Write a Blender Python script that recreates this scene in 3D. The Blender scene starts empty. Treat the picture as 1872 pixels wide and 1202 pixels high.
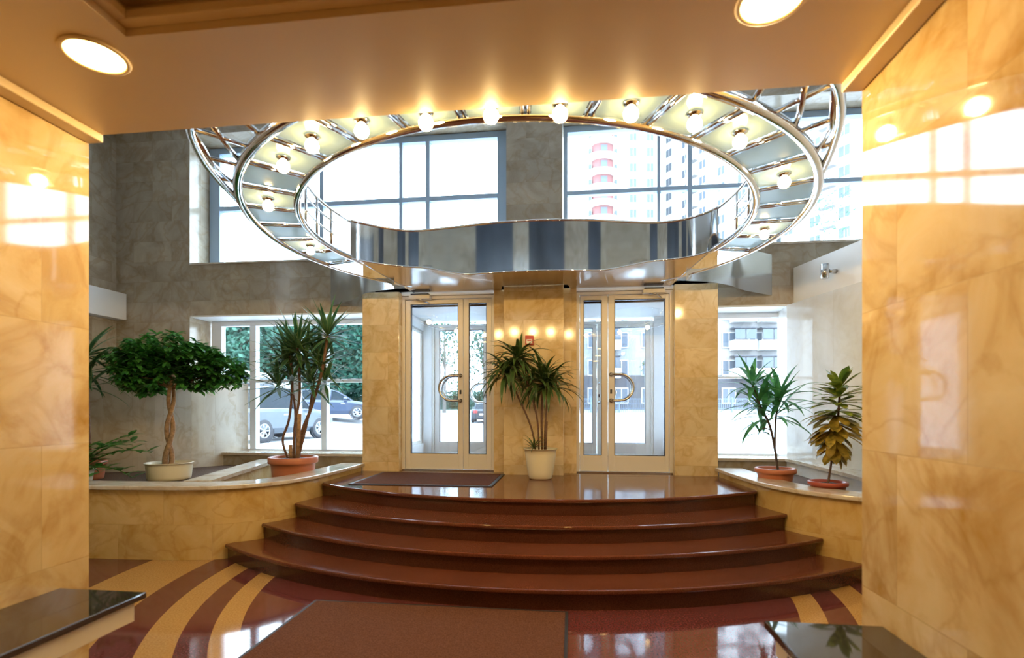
import bpy, bmesh, math, random
from math import sin, cos, pi, radians, sqrt, atan2, hypot
from mathutils import Vector, Matrix

random.seed(7)
S = bpy.context.scene
COL = S.collection
TH = radians(6.7)

# ------------------------------------------------------------------ camera
cam = bpy.data.cameras.new('camera')
cam.sensor_fit = 'HORIZONTAL'
cam.sensor_width = 36.0
cam.lens = 36.0 * 930.0 / 1872.0
cam.shift_y = (745.0 - 601.0) / 1872.0
cam.clip_start = 0.02
cam.clip_end = 600
cam.dof.use_dof = True
cam.dof.focus_distance = 6.2
cam.dof.aperture_fstop = 1.5
cam_o = bpy.data.objects.new('camera', cam)
cam_o.location = (0, 0, 1.43)
cam_o.rotation_euler = (pi / 2, 0, TH)
COL.objects.link(cam_o)
S.camera = cam_o

# ------------------------------------------------------------------ world, exposure
SKY = 16.0
w = bpy.data.worlds.new('sky')
S.world = w
w.use_nodes = True
bg = w.node_tree.nodes['Background']
bg.inputs[0].default_value = (0.70, 0.86, 1.0, 1)
bg.inputs[1].default_value = SKY
S.view_settings.view_transform = 'Standard'
S.view_settings.look = 'None'
S.view_settings.gamma = 1
S.view_settings.exposure = 0.0
S.view_settings.use_curve_mapping = False
DOWN_L = 27.0        # ceiling downlight radiance
BULB_L = 430.0       # ring bulb radiance
WARM = (1.0, 0.63, 0.19)

# ------------------------------------------------------------------ materials
def newmat(name):
    m = bpy.data.materials.new(name)
    m.use_nodes = True
    nt = m.node_tree
    return m, nt, nt.nodes, nt.links, nt.nodes['Principled BSDF']

def plain(name, col, rough=0.5, metal=0.0, spec=0.5, noise=0.0, nscale=20, bump=0.0, coat=0.0):
    m, nt, N, L, b = newmat(name)
    b.inputs['Base Color'].default_value = (*col, 1)
    b.inputs['Roughness'].default_value = rough
    b.inputs['Metallic'].default_value = metal
    b.inputs['Specular IOR Level'].default_value = spec
    b.inputs['Coat Weight'].default_value = coat
    b.inputs['Coat Roughness'].default_value = 0.05
    if noise or bump:
        tc = N.new('ShaderNodeTexCoord')
        nz = N.new('ShaderNodeTexNoise')
        nz.inputs['Scale'].default_value = nscale
        nz.inputs['Detail'].default_value = 5
        L.new(tc.outputs['Object'], nz.inputs['Vector'])
    if noise:
        r = N.new('ShaderNodeValToRGB')
        r.color_ramp.elements[0].position = 0.3
        r.color_ramp.elements[1].position = 0.7
        r.color_ramp.elements[0].color = (*[max(0, c * (1 - noise)) for c in col], 1)
        r.color_ramp.elements[1].color = (*[min(1, c * (1 + noise)) for c in col], 1)
        L.new(nz.outputs['Fac'], r.inputs['Fac'])
        L.new(r.outputs['Color'], b.inputs['Base Color'])
    if bump:
        bp = N.new('ShaderNodeBump')
        bp.inputs['Strength'].default_value = bump
        bp.inputs['Distance'].default_value = 0.01
        L.new(nz.outputs['Fac'], bp.inputs['Height'])
        L.new(bp.outputs['Normal'], b.inputs['Normal'])
    return m

def marble(name, light, mid, dark, tw=0.62, th=0.42, rough=0.1, scale=1.6, joint=0.0015, vein=0.45, spec=0.55):
    m, nt, N, L, b = newmat(name)
    tc = N.new('ShaderNodeTexCoord')
    br = N.new('ShaderNodeTexBrick')
    br.inputs['Scale'].default_value = 1.0
    br.inputs['Brick Width'].default_value = tw
    br.inputs['Row Height'].default_value = th
    br.inputs['Mortar Size'].default_value = joint
    br.inputs['Mortar Smooth'].default_value = 0.1
    br.inputs['Color1'].default_value = (0.84, 0.84, 0.84, 1)
    br.inputs['Color2'].default_value = (1.0, 1.0, 1.0, 1)
    br.inputs['Mortar'].default_value = (0.72, 0.70, 0.66, 1)
    L.new(tc.outputs['UV'], br.inputs['Vector'])
    # shift the stone figure from slab to slab
    add = N.new('ShaderNodeVectorMath'); add.operation = 'MULTIPLY_ADD'
    add.inputs[1].default_value = (9, 7, 11)
    L.new(br.outputs['Color'], add.inputs[0]); L.new(tc.outputs['Object'], add.inputs[2])
    nz = N.new('ShaderNodeTexNoise')
    nz.inputs['Scale'].default_value = scale; nz.inputs['Detail'].default_value = 7
    nz.inputs['Roughness'].default_value = 0.6; nz.inputs['Distortion'].default_value = 1.2
    L.new(add.outputs[0], nz.inputs['Vector'])
    r = N.new('ShaderNodeValToRGB')
    e = r.color_ramp.elements
    e[0].position = 0.30; e[0].color = (*dark, 1)
    e[1].position = 0.72; e[1].color = (*light, 1)
    k = r.color_ramp.elements.new(0.50); k.color = (*mid, 1)
    L.new(nz.outputs['Fac'], r.inputs['Fac'])
    nv = N.new('ShaderNodeTexNoise')
    nv.inputs['Scale'].default_value = scale * 1.3; nv.inputs['Detail'].default_value = 5
    nv.inputs['Distortion'].default_value = 0.8
    L.new(add.outputs[0], nv.inputs['Vector'])
    rv = N.new('ShaderNodeValToRGB')
    ev = rv.color_ramp.elements
    ev[0].position = 0.45; ev[0].color = (1, 1, 1, 1)
    ev[1].position = 0.55; ev[1].color = (1, 1, 1, 1)
    kk = ev.new(0.5); kk.color = (0.74, 0.62, 0.45, 1)
    L.new(nv.outputs['Fac'], rv.inputs['Fac'])
    m1 = N.new('ShaderNodeMix'); m1.data_type = 'RGBA'; m1.blend_type = 'MULTIPLY'; m1.inputs[0].default_value = vein
    L.new(r.outputs['Color'], m1.inputs[6]); L.new(rv.outputs['Color'], m1.inputs[7])
    m2 = N.new('ShaderNodeMix'); m2.data_type = 'RGBA'; m2.blend_type = 'MULTIPLY'; m2.inputs[0].default_value = 1.0
    L.new(m1.outputs[2], m2.inputs[6]); L.new(br.outputs['Color'], m2.inputs[7])
    L.new(m2.outputs[2], b.inputs['Base Color'])
    b.inputs['Roughness'].default_value = rough
    b.inputs['Specular IOR Level'].default_value = spec
    return m

def granite(name, c1, c2, rough=0.1, scale=140):
    m, nt, N, L, b = newmat(name)
    tc = N.new('ShaderNodeTexCoord')
    nz = N.new('ShaderNodeTexNoise'); nz.inputs['Scale'].default_value = scale; nz.inputs['Detail'].default_value = 3
    L.new(tc.outputs['Object'], nz.inputs['Vector'])
    n2 = N.new('ShaderNodeTexNoise'); n2.inputs['Scale'].default_value = 2.0; n2.inputs['Detail'].default_value = 2
    L.new(tc.outputs['Object'], n2.inputs['Vector'])
    ad = N.new('ShaderNodeMath'); ad.operation = 'MULTIPLY_ADD'; ad.inputs[1].default_value = 0.4
    L.new(n2.outputs['Fac'], ad.inputs[0]); L.new(nz.outputs['Fac'], ad.inputs[2])
    r = N.new('ShaderNodeValToRGB')
    r.color_ramp.elements[0].position = 0.5; r.color_ramp.elements[0].color = (*c1, 1)
    r.color_ramp.elements[1].position = 0.9; r.color_ramp.elements[1].color = (*c2, 1)
    L.new(ad.outputs[0], r.inputs['Fac'])
    L.new(r.outputs['Color'], b.inputs['Base Color'])
    b.inputs['Roughness'].default_value = rough
    b.inputs['Specular IOR Level'].default_value = 0.55
    return m

def floor_mat():
    m, nt, N, L, b = newmat('polished_floor')
    tc = N.new('ShaderNodeTexCoord')
    sep = N.new('ShaderNodeSeparateXYZ'); L.new(tc.outputs['Object'], sep.inputs[0])
    def mth(op, a, bb=None):
        n = N.new('ShaderNodeMath'); n.operation = op
        for i, q in enumerate((a, bb)):
            if q is None: continue
            if isinstance(q, (int, float)): n.inputs[i].default_value = q
            else: L.new(q, n.inputs[i])
        return n.outputs[0]
    # two mirrored families of arcs, each about its own centre
    dx = mth('ABSOLUTE', mth('ADD', sep.outputs[0], 0.43))
    px = mth('ADD', dx, 0.88)
    py = mth('SUBTRACT', sep.outputs[1], 4.6)
    rr = mth('SQRT', mth('ADD', mth('MULTIPLY', px, px), mth('MULTIPLY', py, py)))
    def band(a, c):
        return mth('MULTIPLY', mth('GREATER_THAN', rr, a), mth('LESS_THAN', rr, c))
    msk = mth('ADD', mth('ADD', band(3.0, 3.165), band(3.34, 3.54)), band(3.80, 4.37))
    nz = N.new('ShaderNodeTexNoise'); nz.inputs['Scale'].default_value = 90; nz.inputs['Detail'].default_value = 4
    L.new(tc.outputs['Object'], nz.inputs['Vector'])
    def ramp(c1, c2):
        r = N.new('ShaderNodeValToRGB')
        r.color_ramp.elements[0].position = 0.35; r.color_ramp.elements[0].color = (*c1, 1)
        r.color_ramp.elements[1].position = 0.65; r.color_ramp.elements[1].color = (*c2, 1)
        L.new(nz.outputs['Fac'], r.inputs['Fac']); return r.outputs['Color']
    red = ramp((0.085, 0.021, 0.021), (0.145, 0.038, 0.035))
    yel = ramp((0.36, 0.19, 0.055), (0.49, 0.285, 0.095))
    mx = N.new('ShaderNodeMix'); mx.data_type = 'RGBA'
    L.new(msk, mx.inputs[0]); L.new(red, mx.inputs[6]); L.new(yel, mx.inputs[7])
    L.new(mx.outputs[2], b.inputs['Base Color'])
    b.inputs['Roughness'].default_value = 0.06
    b.inputs['Specular IOR Level'].default_value = 0.6
    return m

def glass_mat(name, tint=(1, 1, 1), refl=0.08):
    m = bpy.data.materials.new(name); m.use_nodes = True
    nt = m.node_tree; N = nt.nodes; L = nt.links
    N.remove(N['Principled BSDF'])
    out = N['Material Output']
    t = N.new('ShaderNodeBsdfTransparent'); t.inputs[0].default_value = (*tint, 1)
    g = N.new('ShaderNodeBsdfGlossy'); g.inputs['Roughness'].default_value = 0.0
    lw = N.new('ShaderNodeLayerWeight'); lw.inputs[0].default_value = 0.25
    mr = N.new('ShaderNodeMath'); mr.operation = 'MULTIPLY_ADD'
    mr.inputs[1].default_value = 0.6; mr.inputs[2].default_value = refl
    L.new(lw.outputs['Facing'], mr.inputs[0])
    pw = N.new('ShaderNodeMath'); pw.operation = 'POWER'; pw.inputs[1].default_value = 3
    L.new(lw.outputs['Facing'], pw.inputs[0]); L.new(pw.outputs[0], mr.inputs[0])
    mx = N.new('ShaderNodeMixShader')
    L.new(mr.outputs[0], mx.inputs[0]); L.new(t.outputs[0], mx.inputs[1]); L.new(g.outputs[0], mx.inputs[2])
    L.new(mx.outputs[0], out.inputs['Surface'])
    return m

def emit(name, col, strength):
    m = bpy.data.materials.new(name); m.use_nodes = True
    nt = m.node_tree; N = nt.nodes
    N.remove(N['Principled BSDF'])
    e = N.new('ShaderNodeEmission'); e.inputs[0].default_value = (*col, 1); e.inputs[1].default_value = strength
    nt.links.new(e.outputs[0], N['Material Output'].inputs['Surface'])
    return m

def frosted(name, ct, cd):
    m = bpy.data.materials.new(name); m.use_nodes = True
    nt = m.node_tree; N = nt.nodes; L = nt.links
    N.remove(N['Principled BSDF'])
    tr = N.new('ShaderNodeBsdfTranslucent'); tr.inputs[0].default_value = (*ct, 1)
    df = N.new('ShaderNodeBsdfDiffuse'); df.inputs[0].default_value = (*cd, 1)
    gl = N.new('ShaderNodeBsdfGlossy'); gl.inputs['Roughness'].default_value = 0.12
    a = N.new('ShaderNodeMixShader'); a.inputs[0].default_value = 0.25
    L.new(tr.outputs[0], a.inputs[1]); L.new(df.outputs[0], a.inputs[2])
    fr = N.new('ShaderNodeFresnel'); fr.inputs[0].default_value = 1.2
    c = N.new('ShaderNodeMixShader')
    L.new(fr.outputs[0], c.inputs[0]); L.new(a.outputs[0], c.inputs[1]); L.new(gl.outputs[0], c.inputs[2])
    L.new(c.outputs[0], N['Material Output'].inputs['Surface'])
    return m

def leafmat(name, c1, c2, scale=9, rough=0.35, stripe=None):
    m, nt, N, L, b = newmat(name)
    tc = N.new('ShaderNodeTexCoord')
    nz = N.new('ShaderNodeTexNoise'); nz.inputs['Scale'].default_value = scale; nz.inputs['Detail'].default_value = 2
    L.new(tc.outputs['Object'], nz.inputs['Vector'])
    r = N.new('ShaderNodeValToRGB')
    r.color_ramp.elements[0].position = 0.38; r.color_ramp.elements[0].color = (*c1, 1)
    r.color_ramp.elements[1].position = 0.62; r.color_ramp.elements[1].color = (*c2, 1)
    L.new(nz.outputs['Fac'], r.inputs['Fac'])
    col = r.outputs['Color']
    if stripe:
        sp = N.new('ShaderNodeSeparateXYZ'); L.new(tc.outputs['UV'], sp.inputs[0])
        s1 = N.new('ShaderNodeMath'); s1.operation = 'SUBTRACT'; s1.inputs[1].default_value = 0.5
        L.new(sp.outputs[0], s1.inputs[0])
        s2 = N.new('ShaderNodeMath'); s2.operation = 'ABSOLUTE'; L.new(s1.outputs[0], s2.inputs[0])
        s3 = N.new('ShaderNodeMath'); s3.operation = 'GREATER_THAN'; s3.inputs[1].default_value = 0.36
        L.new(s2.outputs[0], s3.inputs[0])
        mx = N.new('ShaderNodeMix'); mx.data_type = 'RGBA'
        L.new(s3.outputs[0], mx.inputs[0]); L.new(col, mx.inputs[6]); mx.inputs[7].default_value = (*stripe, 1)
        col = mx.outputs[2]
    L.new(col, b.inputs['Base Color'])
    b.inputs['Roughness'].default_value = rough
    tl = N.new('ShaderNodeBsdfTranslucent'); L.new(col, tl.inputs[0])
    ms = N.new('ShaderNodeMixShader'); ms.inputs[0].default_value = 0.35
    L.new(b.outputs[0], ms.inputs[1]); L.new(tl.outputs[0], ms.inputs[2])
    L.new(ms.outputs[0], N['Material Output'].inputs['Surface'])
    return m

M = {}
M['marble_warm'] = marble('cream_marble', (0.76, 0.61, 0.37), (0.68, 0.50, 0.25), (0.47, 0.27, 0.07), 0.75, 0.62, 0.05, 1.7, spec=0.85)
M['marble_face'] = marble('cream_marble_facade', (0.86, 0.71, 0.45), (0.80, 0.62, 0.35), (0.66, 0.46, 0.20), 1.2, 0.36, 0.10, 2.4, spec=0.7)
M['marble_plant'] = marble('yellow_marble', (0.78, 0.58, 0.27), (0.72, 0.50, 0.19), (0.60, 0.37, 0.10), 0.9, 0.33, 0.10, 2.0, spec=0.6)
M['marble_grey'] = marble('grey_beige_marble', (0.54, 0.47, 0.37), (0.45, 0.385, 0.295), (0.32, 0.262, 0.19), 0.62, 0.30, 0.16, 1.9)
M['marble_strip'] = marble('pale_marble_strips', (0.66, 0.60, 0.50), (0.60, 0.54, 0.44), (0.50, 0.42, 0.32), 0.33, 3.0, 0.14, 1.6)
M['marble_gloss'] = marble('polished_pale_marble', (0.83, 0.85, 0.86), (0.79, 0.81, 0.82), (0.72, 0.73, 0.72), 1.3, 1.6, 0.07, 1.6, vein=0.12, spec=0.8)
M['coping'] = marble('pale_coping_marble', (0.74, 0.68, 0.58), (0.69, 0.61, 0.50), (0.60, 0.49, 0.36), 0.9, 3.0, 0.12, 3.0)
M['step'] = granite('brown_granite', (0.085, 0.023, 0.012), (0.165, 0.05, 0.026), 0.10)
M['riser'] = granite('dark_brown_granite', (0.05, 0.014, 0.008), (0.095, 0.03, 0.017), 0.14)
M['floor'] = floor_mat()
M['ceil'] = plain('ceiling_paint', (0.76, 0.59, 0.35), 0.38)
M['white'] = plain('white_paint', (0.80, 0.79, 0.77), 0.5)
M['whitegloss'] = plain('white_soffit', (0.86, 0.87, 0.88), 0.35)
M['alu'] = plain('white_aluminium', (0.78, 0.74, 0.68), 0.3)
M['alu_blue'] = plain('window_frame_paint', (0.36, 0.48, 0.64), 0.35)
M['alu_white'] = plain('white_window_paint', (0.74, 0.79, 0.86), 0.3)
M['gasket'] = plain('black_gasket', (0.02, 0.025, 0.05), 0.4)
M['chrome'] = plain('chrome', (0.80, 0.82, 0.85), 0.04, 1.0)
M['steel'] = plain('brushed_steel', (0.62, 0.62, 0.62), 0.22, 1.0)
M['bandsteel'] = plain('mirror_steel', (0.72, 0.74, 0.76), 0.07, 1.0, noise=0.0)
M['satin'] = plain('satin_steel', (0.66, 0.70, 0.75), 0.18, 1.0)
M['glass'] = glass_mat('window_glass', (0.95, 0.98, 1.0), 0.05)
M['doorglass'] = glass_mat('door_glass', (0.93, 0.97, 1.0), 0.10)
M['frost'] = frosted('frosted_glass', (0.88, 0.97, 0.99), (0.125, 0.17, 0.135))
M['frost_white'] = frosted('frosted_white_glass', (0.93, 0.96, 1.0), (0.9, 0.93, 0.97))
M['slate'] = plain('dark_reflection_panel', (0.05, 0.06, 0.08), 0.3, noise=0.4, nscale=1.2)  # for the added panels that the steel band mirrors
M['soffit'] = plain('brown_steel_soffit', (0.52, 0.45, 0.40), 0.16, 1.0)
M['bulb'] = emit('bulb_glow', (1.0, 0.68, 0.28), BULB_L)
M['disc'] = emit('downlight_glow', WARM, DOWN_L)
M['carpet'] = plain('brown_carpet', (0.115, 0.047, 0.026), 0.95, spec=0.1, noise=0.35, nscale=120, bump=0.6)
M['rubber'] = plain('black_rubber', (0.02, 0.02, 0.022), 0.6)
M['blackstone'] = plain('black_polished_stone', (0.035, 0.03, 0.03), 0.04, spec=0.5)
M['blackstone'].node_tree.nodes['Principled BSDF'].inputs['IOR'].default_value = 2.1
M['cream'] = plain('cream_panel', (0.72, 0.63, 0.46), 0.35)
M['pot_cream'] = plain('cream_glazed_pot', (0.80, 0.73, 0.52), 0.25)
M['pot_white'] = plain('white_glazed_pot', (0.80, 0.74, 0.56), 0.3)
M['terracotta'] = plain('terracotta_plastic', (0.46, 0.155, 0.075), 0.4, noise=0.08, nscale=6)
M['redpot'] = plain('red_brown_plastic', (0.33, 0.06, 0.035), 0.35)
M['soil'] = plain('soil', (0.045, 0.028, 0.018), 0.95, noise=0.5, nscale=60, bump=1.0)
M['gravel'] = plain('red_brown_gravel', (0.085, 0.04, 0.018), 0.9, noise=0.6, nscale=70, bump=1.0)
M['bark'] = plain('pale_bark', (0.30, 0.185, 0.10), 0.8, noise=0.35, nscale=30, bump=0.6)
M['stem'] = plain('brown_stem', (0.14, 0.075, 0.045), 0.75, noise=0.3, nscale=50)
M['stem_dark'] = plain('dark_stem', (0.07, 0.05, 0.045), 0.7)
M['leaf_dark'] = leafmat('dark_leaf', (0.018, 0.10, 0.024), (0.09, 0.33, 0.055), 16, 0.3)
M['leaf_drac'] = leafmat('dracaena_leaf', (0.022, 0.085, 0.036), (0.07, 0.17, 0.07), 7, 0.35, (0.16, 0.24, 0.09))
M['leaf_mid'] = leafmat('arching_leaf', (0.035, 0.085, 0.022), (0.09, 0.17, 0.045), 7, 0.3, (0.15, 0.21, 0.08))
M['leaf_slim'] = leafmat('slim_leaf', (0.03, 0.18, 0.08), (0.10, 0.38, 0.14), 6, 0.35)
M['leaf_crot'] = leafmat('croton_green', (0.08, 0.15, 0.018), (0.30, 0.34, 0.045), 16, 0.3)
M['leaf_croty'] = leafmat('croton_yellow', (0.16, 0.13, 0.02), (0.52, 0.36, 0.06), 14, 0.3)
M['red'] = plain('red_plastic', (0.55, 0.03, 0.02), 0.35)
M['label'] = plain('white_label', (0.85, 0.85, 0.85), 0.5)
M['asphalt'] = plain('pale_asphalt', (0.34, 0.345, 0.36), 0.9, noise=0.12, nscale=3)
M['kerb'] = plain('pale_concrete', (0.45, 0.45, 0.46), 0.9)
M['foliage'] = leafmat('tree_leaf', (0.010, 0.050, 0.036), (0.036, 0.125, 0.080), 0.9, 0.6)
M['foliage2'] = leafmat('birch_leaf', (0.02, 0.06, 0.035), (0.05, 0.12, 0.07), 0.9, 0.6)
M['treebark'] = plain('tree_bark', (0.16, 0.13, 0.11), 0.9)
M['car_grey'] = plain('silver_grey_paint', (0.045, 0.058, 0.075), 0.35, 0.1, coat=0.5)
M['car_dark'] = plain('dark_blue_paint', (0.015, 0.028, 0.06), 0.35, 0.1, coat=0.5)
M['car_black'] = plain('black_car_paint', (0.012, 0.014, 0.02), 0.35, 0.1, coat=0.5)
M['car_white'] = plain('white_van_paint', (0.72, 0.74, 0.76), 0.35, coat=0.6)
M['carglass'] = plain('dark_car_glass', (0.01, 0.016, 0.022), 0.2, spec=0.1)
M['tyre'] = plain('tyre_rubber', (0.025, 0.025, 0.03), 0.8)
M['rim'] = plain('alloy_rim', (0.25, 0.26, 0.28), 0.4, 0.2)
M['tail'] = plain('red_tail_lamp', (0.35, 0.03, 0.03), 0.2)
M['plate'] = plain('number_plate_white', (0.8, 0.8, 0.8), 0.5)
M['bld_white'] = plain('white_render', (0.62, 0.60, 0.58), 0.9)
M['bld_beige'] = plain('pale_beige_render', (0.20, 0.19, 0.185), 0.9, noise=0.05, nscale=2)
M['bld_grey'] = plain('grey_brick_base', (0.05, 0.05, 0.058), 0.9)
M['bld_red'] = plain('red_balcony_wall', (0.17, 0.065, 0.06), 0.9)
M['bld_win'] = plain('far_window_glass', (0.05, 0.062, 0.08), 0.5)
M['fence'] = plain('grey_fence_paint', (0.10, 0.13, 0.17), 0.6)

# ------------------------------------------------------------------ mesh builder
class MB:
    def __init__(s):
        s.v = []; s.f = []; s.uv = {}; s.sm = set()
    def add(s, verts, faces, uvs=None, smooth=False):
        o = len(s.v); s.v += [tuple(p) for p in verts]
        for i, f in enumerate(faces):
            k = len(s.f); s.f.append(tuple(o + q for q in f))
            if uvs: s.uv[k] = uvs[i]
            if smooth: s.sm.add(k)
        return s
    def box(s, x0, x1, y0, y1, z0, z1):
        v = [(x0, y0, z0), (x1, y0, z0), (x1, y1, z0), (x0, y1, z0), (x0, y0, z1), (x1, y0, z1), (x1, y1, z1), (x0, y1, z1)]
        return s.add(v, [(0, 3, 2, 1), (4, 5, 6, 7), (0, 1, 5, 4), (1, 2, 6, 5), (2, 3, 7, 6), (3, 0, 4, 7)])
    def obox(s, c, dx, dy, sx, sy, z0, z1):
        """box with its own horizontal axes dx, dy about centre c"""
        v = []
        for z in (z0, z1):
            for a, b in ((-1, -1), (1, -1), (1, 1), (-1, 1)):
                v.append((c[0] + dx[0] * a * sx / 2 + dy[0] * b * sy / 2, c[1] + dx[1] * a * sx / 2 + dy[1] * b * sy / 2, z))
        return s.add(v, [(0, 3, 2, 1), (4, 5, 6, 7), (0, 1, 5, 4), (1, 2, 6, 5), (2, 3, 7, 6), (3, 0, 4, 7)])
    def prism(s, poly, z0, z1):
        n = len(poly)
        a = sum(poly[i][0] * poly[(i + 1) % n][1] - poly[(i + 1) % n][0] * poly[i][1] for i in range(n))
        if a < 0: poly = poly[::-1]
        v = [(x, y, z0) for x, y in poly] + [(x, y, z1) for x, y in poly]
        f = [tuple(range(n))[::-1], tuple(range(n, 2 * n))]
        f += [(i, (i + 1) % n, n + (i + 1) % n, n + i) for i in range(n)]
        return s.add(v, f)
    def ribbon(s, pa, pb, z0, z1):
        """solid strip between two plan polylines of equal count (pa outer, pb inner)"""
        n = len(pa); v = []; l = 0; us = []
        for i in range(n):
            if i: l += hypot(pa[i][0] - pa[i - 1][0], pa[i][1] - pa[i - 1][1])
            us.append(l)
            v += [(*pa[i], z0), (*pa[i], z1), (*pb[i], z1), (*pb[i], z0)]
        f = []; uv = []
        for i in range(n - 1):
            a = 4 * i; b = a + 4; u0, u1 = us[i], us[i + 1]
            for j in range(4):
                k = (j + 1) % 4
                f.append((a + j, a + k, b + k, b + j))
                v0, v1 = ((z0, z1), (z1, z1 + .3), (z1, z0), (z0 - .3, z0))[j]
                uv.append([(u0, v0), (u0, v1), (u1, v1), (u1, v0)])
        f += [(3, 2, 1, 0), (4 * n - 4, 4 * n - 3, 4 * n - 2, 4 * n - 1)]
        uv += [[(0, z0), (0, z1), (.3, z1), (.3, z0)]] * 2
        return s.add(v, f, uv)
    def tube(s, path, r, n=8, closed=False, cap=True):
        P = [Vector(p) for p in path]; m = len(P)
        rs = r if isinstance(r, (list, tuple)) else [r] * m
        v = []; prev = None
        for i in range(m):
            if closed: t = P[(i + 1) % m] - P[i - 1]
            else: t = P[min(i + 1, m - 1)] - P[max(i - 1, 0)]
            t.normalize()
            if prev is None:
                a = Vector((0, 0, 1)) if abs(t.z) < .9 else Vector((1, 0, 0))
                u = t.cross(a).normalized()
            else:
                u = (prev - t * prev.dot(t)).normalized()
            prev = u; w_ = t.cross(u)
            for k in range(n):
                an = 2 * pi * k / n
                v.append(P[i] + (u * cos(an) + w_ * sin(an)) * rs[i])
        f = []
        for i in range(m if closed else m - 1):
            j = (i + 1) % m
            for k in range(n):
                l = (k + 1) % n
                f.append((i * n + k, i * n + l, j * n + l, j * n + k))
        s.add(v, f, smooth=True)
        if cap and not closed:
            o = len(s.v) - m * n
            s.f.append(tuple(o + k for k in range(n))[::-1]); s.f.append(tuple(o + (m - 1) * n + k for k in range(n)))
        return s
    def lathe(s, prof, c=(0, 0, 0), n=28, axis='z'):
        v = []; f = []
        for r, z in prof:
            for k in range(n):
                a = 2 * pi * k / n
                if axis == 'z': v.append((c[0] + r * cos(a), c[1] + r * sin(a), c[2] + z))
                elif axis == 'y': v.append((c[0] + r * cos(a), c[1] + z, c[2] - r * sin(a)))
                else: v.append((c[0] + z, c[1] + r * cos(a), c[2] + r * sin(a)))
        m = len(prof)
        for i in range(m - 1):
            for k in range(n):
                l = (k + 1) % n
                f.append((i * n + k, i * n + l, (i + 1) * n + l, (i + 1) * n + k))
        return s.add(v, f, smooth=True)
    def sphere(s, c, r, n=12, m=8, sq=1.0):
        prof = [(max(1e-4, r * sin(pi * i / m)), -r * cos(pi * i / m) * sq) for i in range(m + 1)]
        return s.lathe(prof, c, n)
    def leaf(s, base, az, el, length, width, droop=0.6, seg=5, fold=0.25, shape=0.35, roll=0.0):
        """blade leaf: starts at base, heads (az, el), bends down by droop radians"""
        p = Vector(base); e = el; st = length / seg; v = []; uvs = []
        side = Vector((-sin(az), cos(az), 0))
        for i in range(seg + 1):
            t = i / seg
            d = Vector((cos(az) * cos(e), sin(az) * cos(e), sin(e)))
            nrm = side.cross(d)
            sd = (side * cos(roll) + nrm * sin(roll))
            wd = width * .5 * (min(1, (t + .06) / shape) ** .7 if t < shape else (max(0.0, (1 - t) / (1 - shape))) ** .75) + .0006
            v += [p - sd * wd + nrm * wd * fold * -1, p, p + sd * wd + nrm * wd * fold * -1]
            uvs.append(t)
            p = p + d * st; e -= droop / seg * (0.4 + 1.2 * t)
        f = []; uv = []
        for i in range(seg):
            a = 3 * i
            f += [(a, a + 1, a + 4, a + 3), (a + 1, a + 2, a + 5, a + 4)]
            uv += [[(0, uvs[i]), (.5, uvs[i]), (.5, uvs[i + 1]), (0, uvs[i + 1])], [(.5, uvs[i]), (1, uvs[i]), (1, uvs[i + 1]), (.5, uvs[i + 1])]]
        return s.add(v, f, uv, smooth=True)
    def build(s, name, mat, parent=None, bevel=0.0, solid=0.0, recalc=False):
        me = bpy.data.meshes.new(name)
        me.from_pydata(s.v, [], s.f)
        if recalc:
            bm = bmesh.new(); bm.from_mesh(me); bmesh.ops.recalc_face_normals(bm, faces=bm.faces); bm.to_mesh(me); bm.free()
        lay = me.uv_layers.new(name='UVMap')
        for p in me.polygons:
            k = p.index
            if k in s.sm: p.use_smooth = True
            if k in s.uv:
                for li, q in zip(p.loop_indices, s.uv[k]): lay.data[li].uv = q
            else:
                n = p.normal
                if abs(n.z) > .7:
                    for li in p.loop_indices:
                        c = s.v[me.loops[li].vertex_index]; lay.data[li].uv = (c[0], c[1])
                else:
                    h = hypot(n.x, n.y) or 1; tx, ty = -n.y / h, n.x / h
                    for li in p.loop_indices:
                        c = s.v[me.loops[li].vertex_index]; lay.data[li].uv = (c[0] * tx + c[1] * ty, c[2])
        me.materials.append(M[mat] if isinstance(mat, str) else mat)
        o = bpy.data.objects.new(name, me); COL.objects.link(o)
        if parent: o.parent = parent
        if solid:
            d = o.modifiers.new('solid', 'SOLIDIFY'); d.thickness = solid; d.offset = 0
        if bevel:
            d = o.modifiers.new('bevel', 'BEVEL'); d.width = bevel; d.segments = 2; d.limit_method = 'ANGLE'; d.angle_limit = radians(40)
        return o

def tag(o, label=None, cat=None, group=None, kind=None):
    if label: o['label'] = label
    if cat: o['category'] = cat
    if group: o['group'] = group
    if kind: o['kind'] = kind
    return o

def empty(name, loc, label=None, cat=None, group=None, kind=None):
    o = bpy.data.objects.new(name, None); o.empty_display_size = .1
    COL.objects.link(o); o.location = loc
    return tag(o, label, cat, group, kind)

def part(mb, name, mat, root, **k):
    """mesh given in world coordinates, parented to root without moving"""
    l = root.matrix_world.translation if False else root.location
    p = root; off = Vector((0, 0, 0))
    while p:
        off += Vector(p.location); p = p.parent
    mb.v = [(a - off.x, b - off.y, c - off.z) for a, b, c in mb.v]
    return mb.build(name, mat, root, **k)

def struct(name, mb, mat, label, cat, **k):
    return tag(mb.build(name, mat, **k), label, cat, kind='structure')

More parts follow.
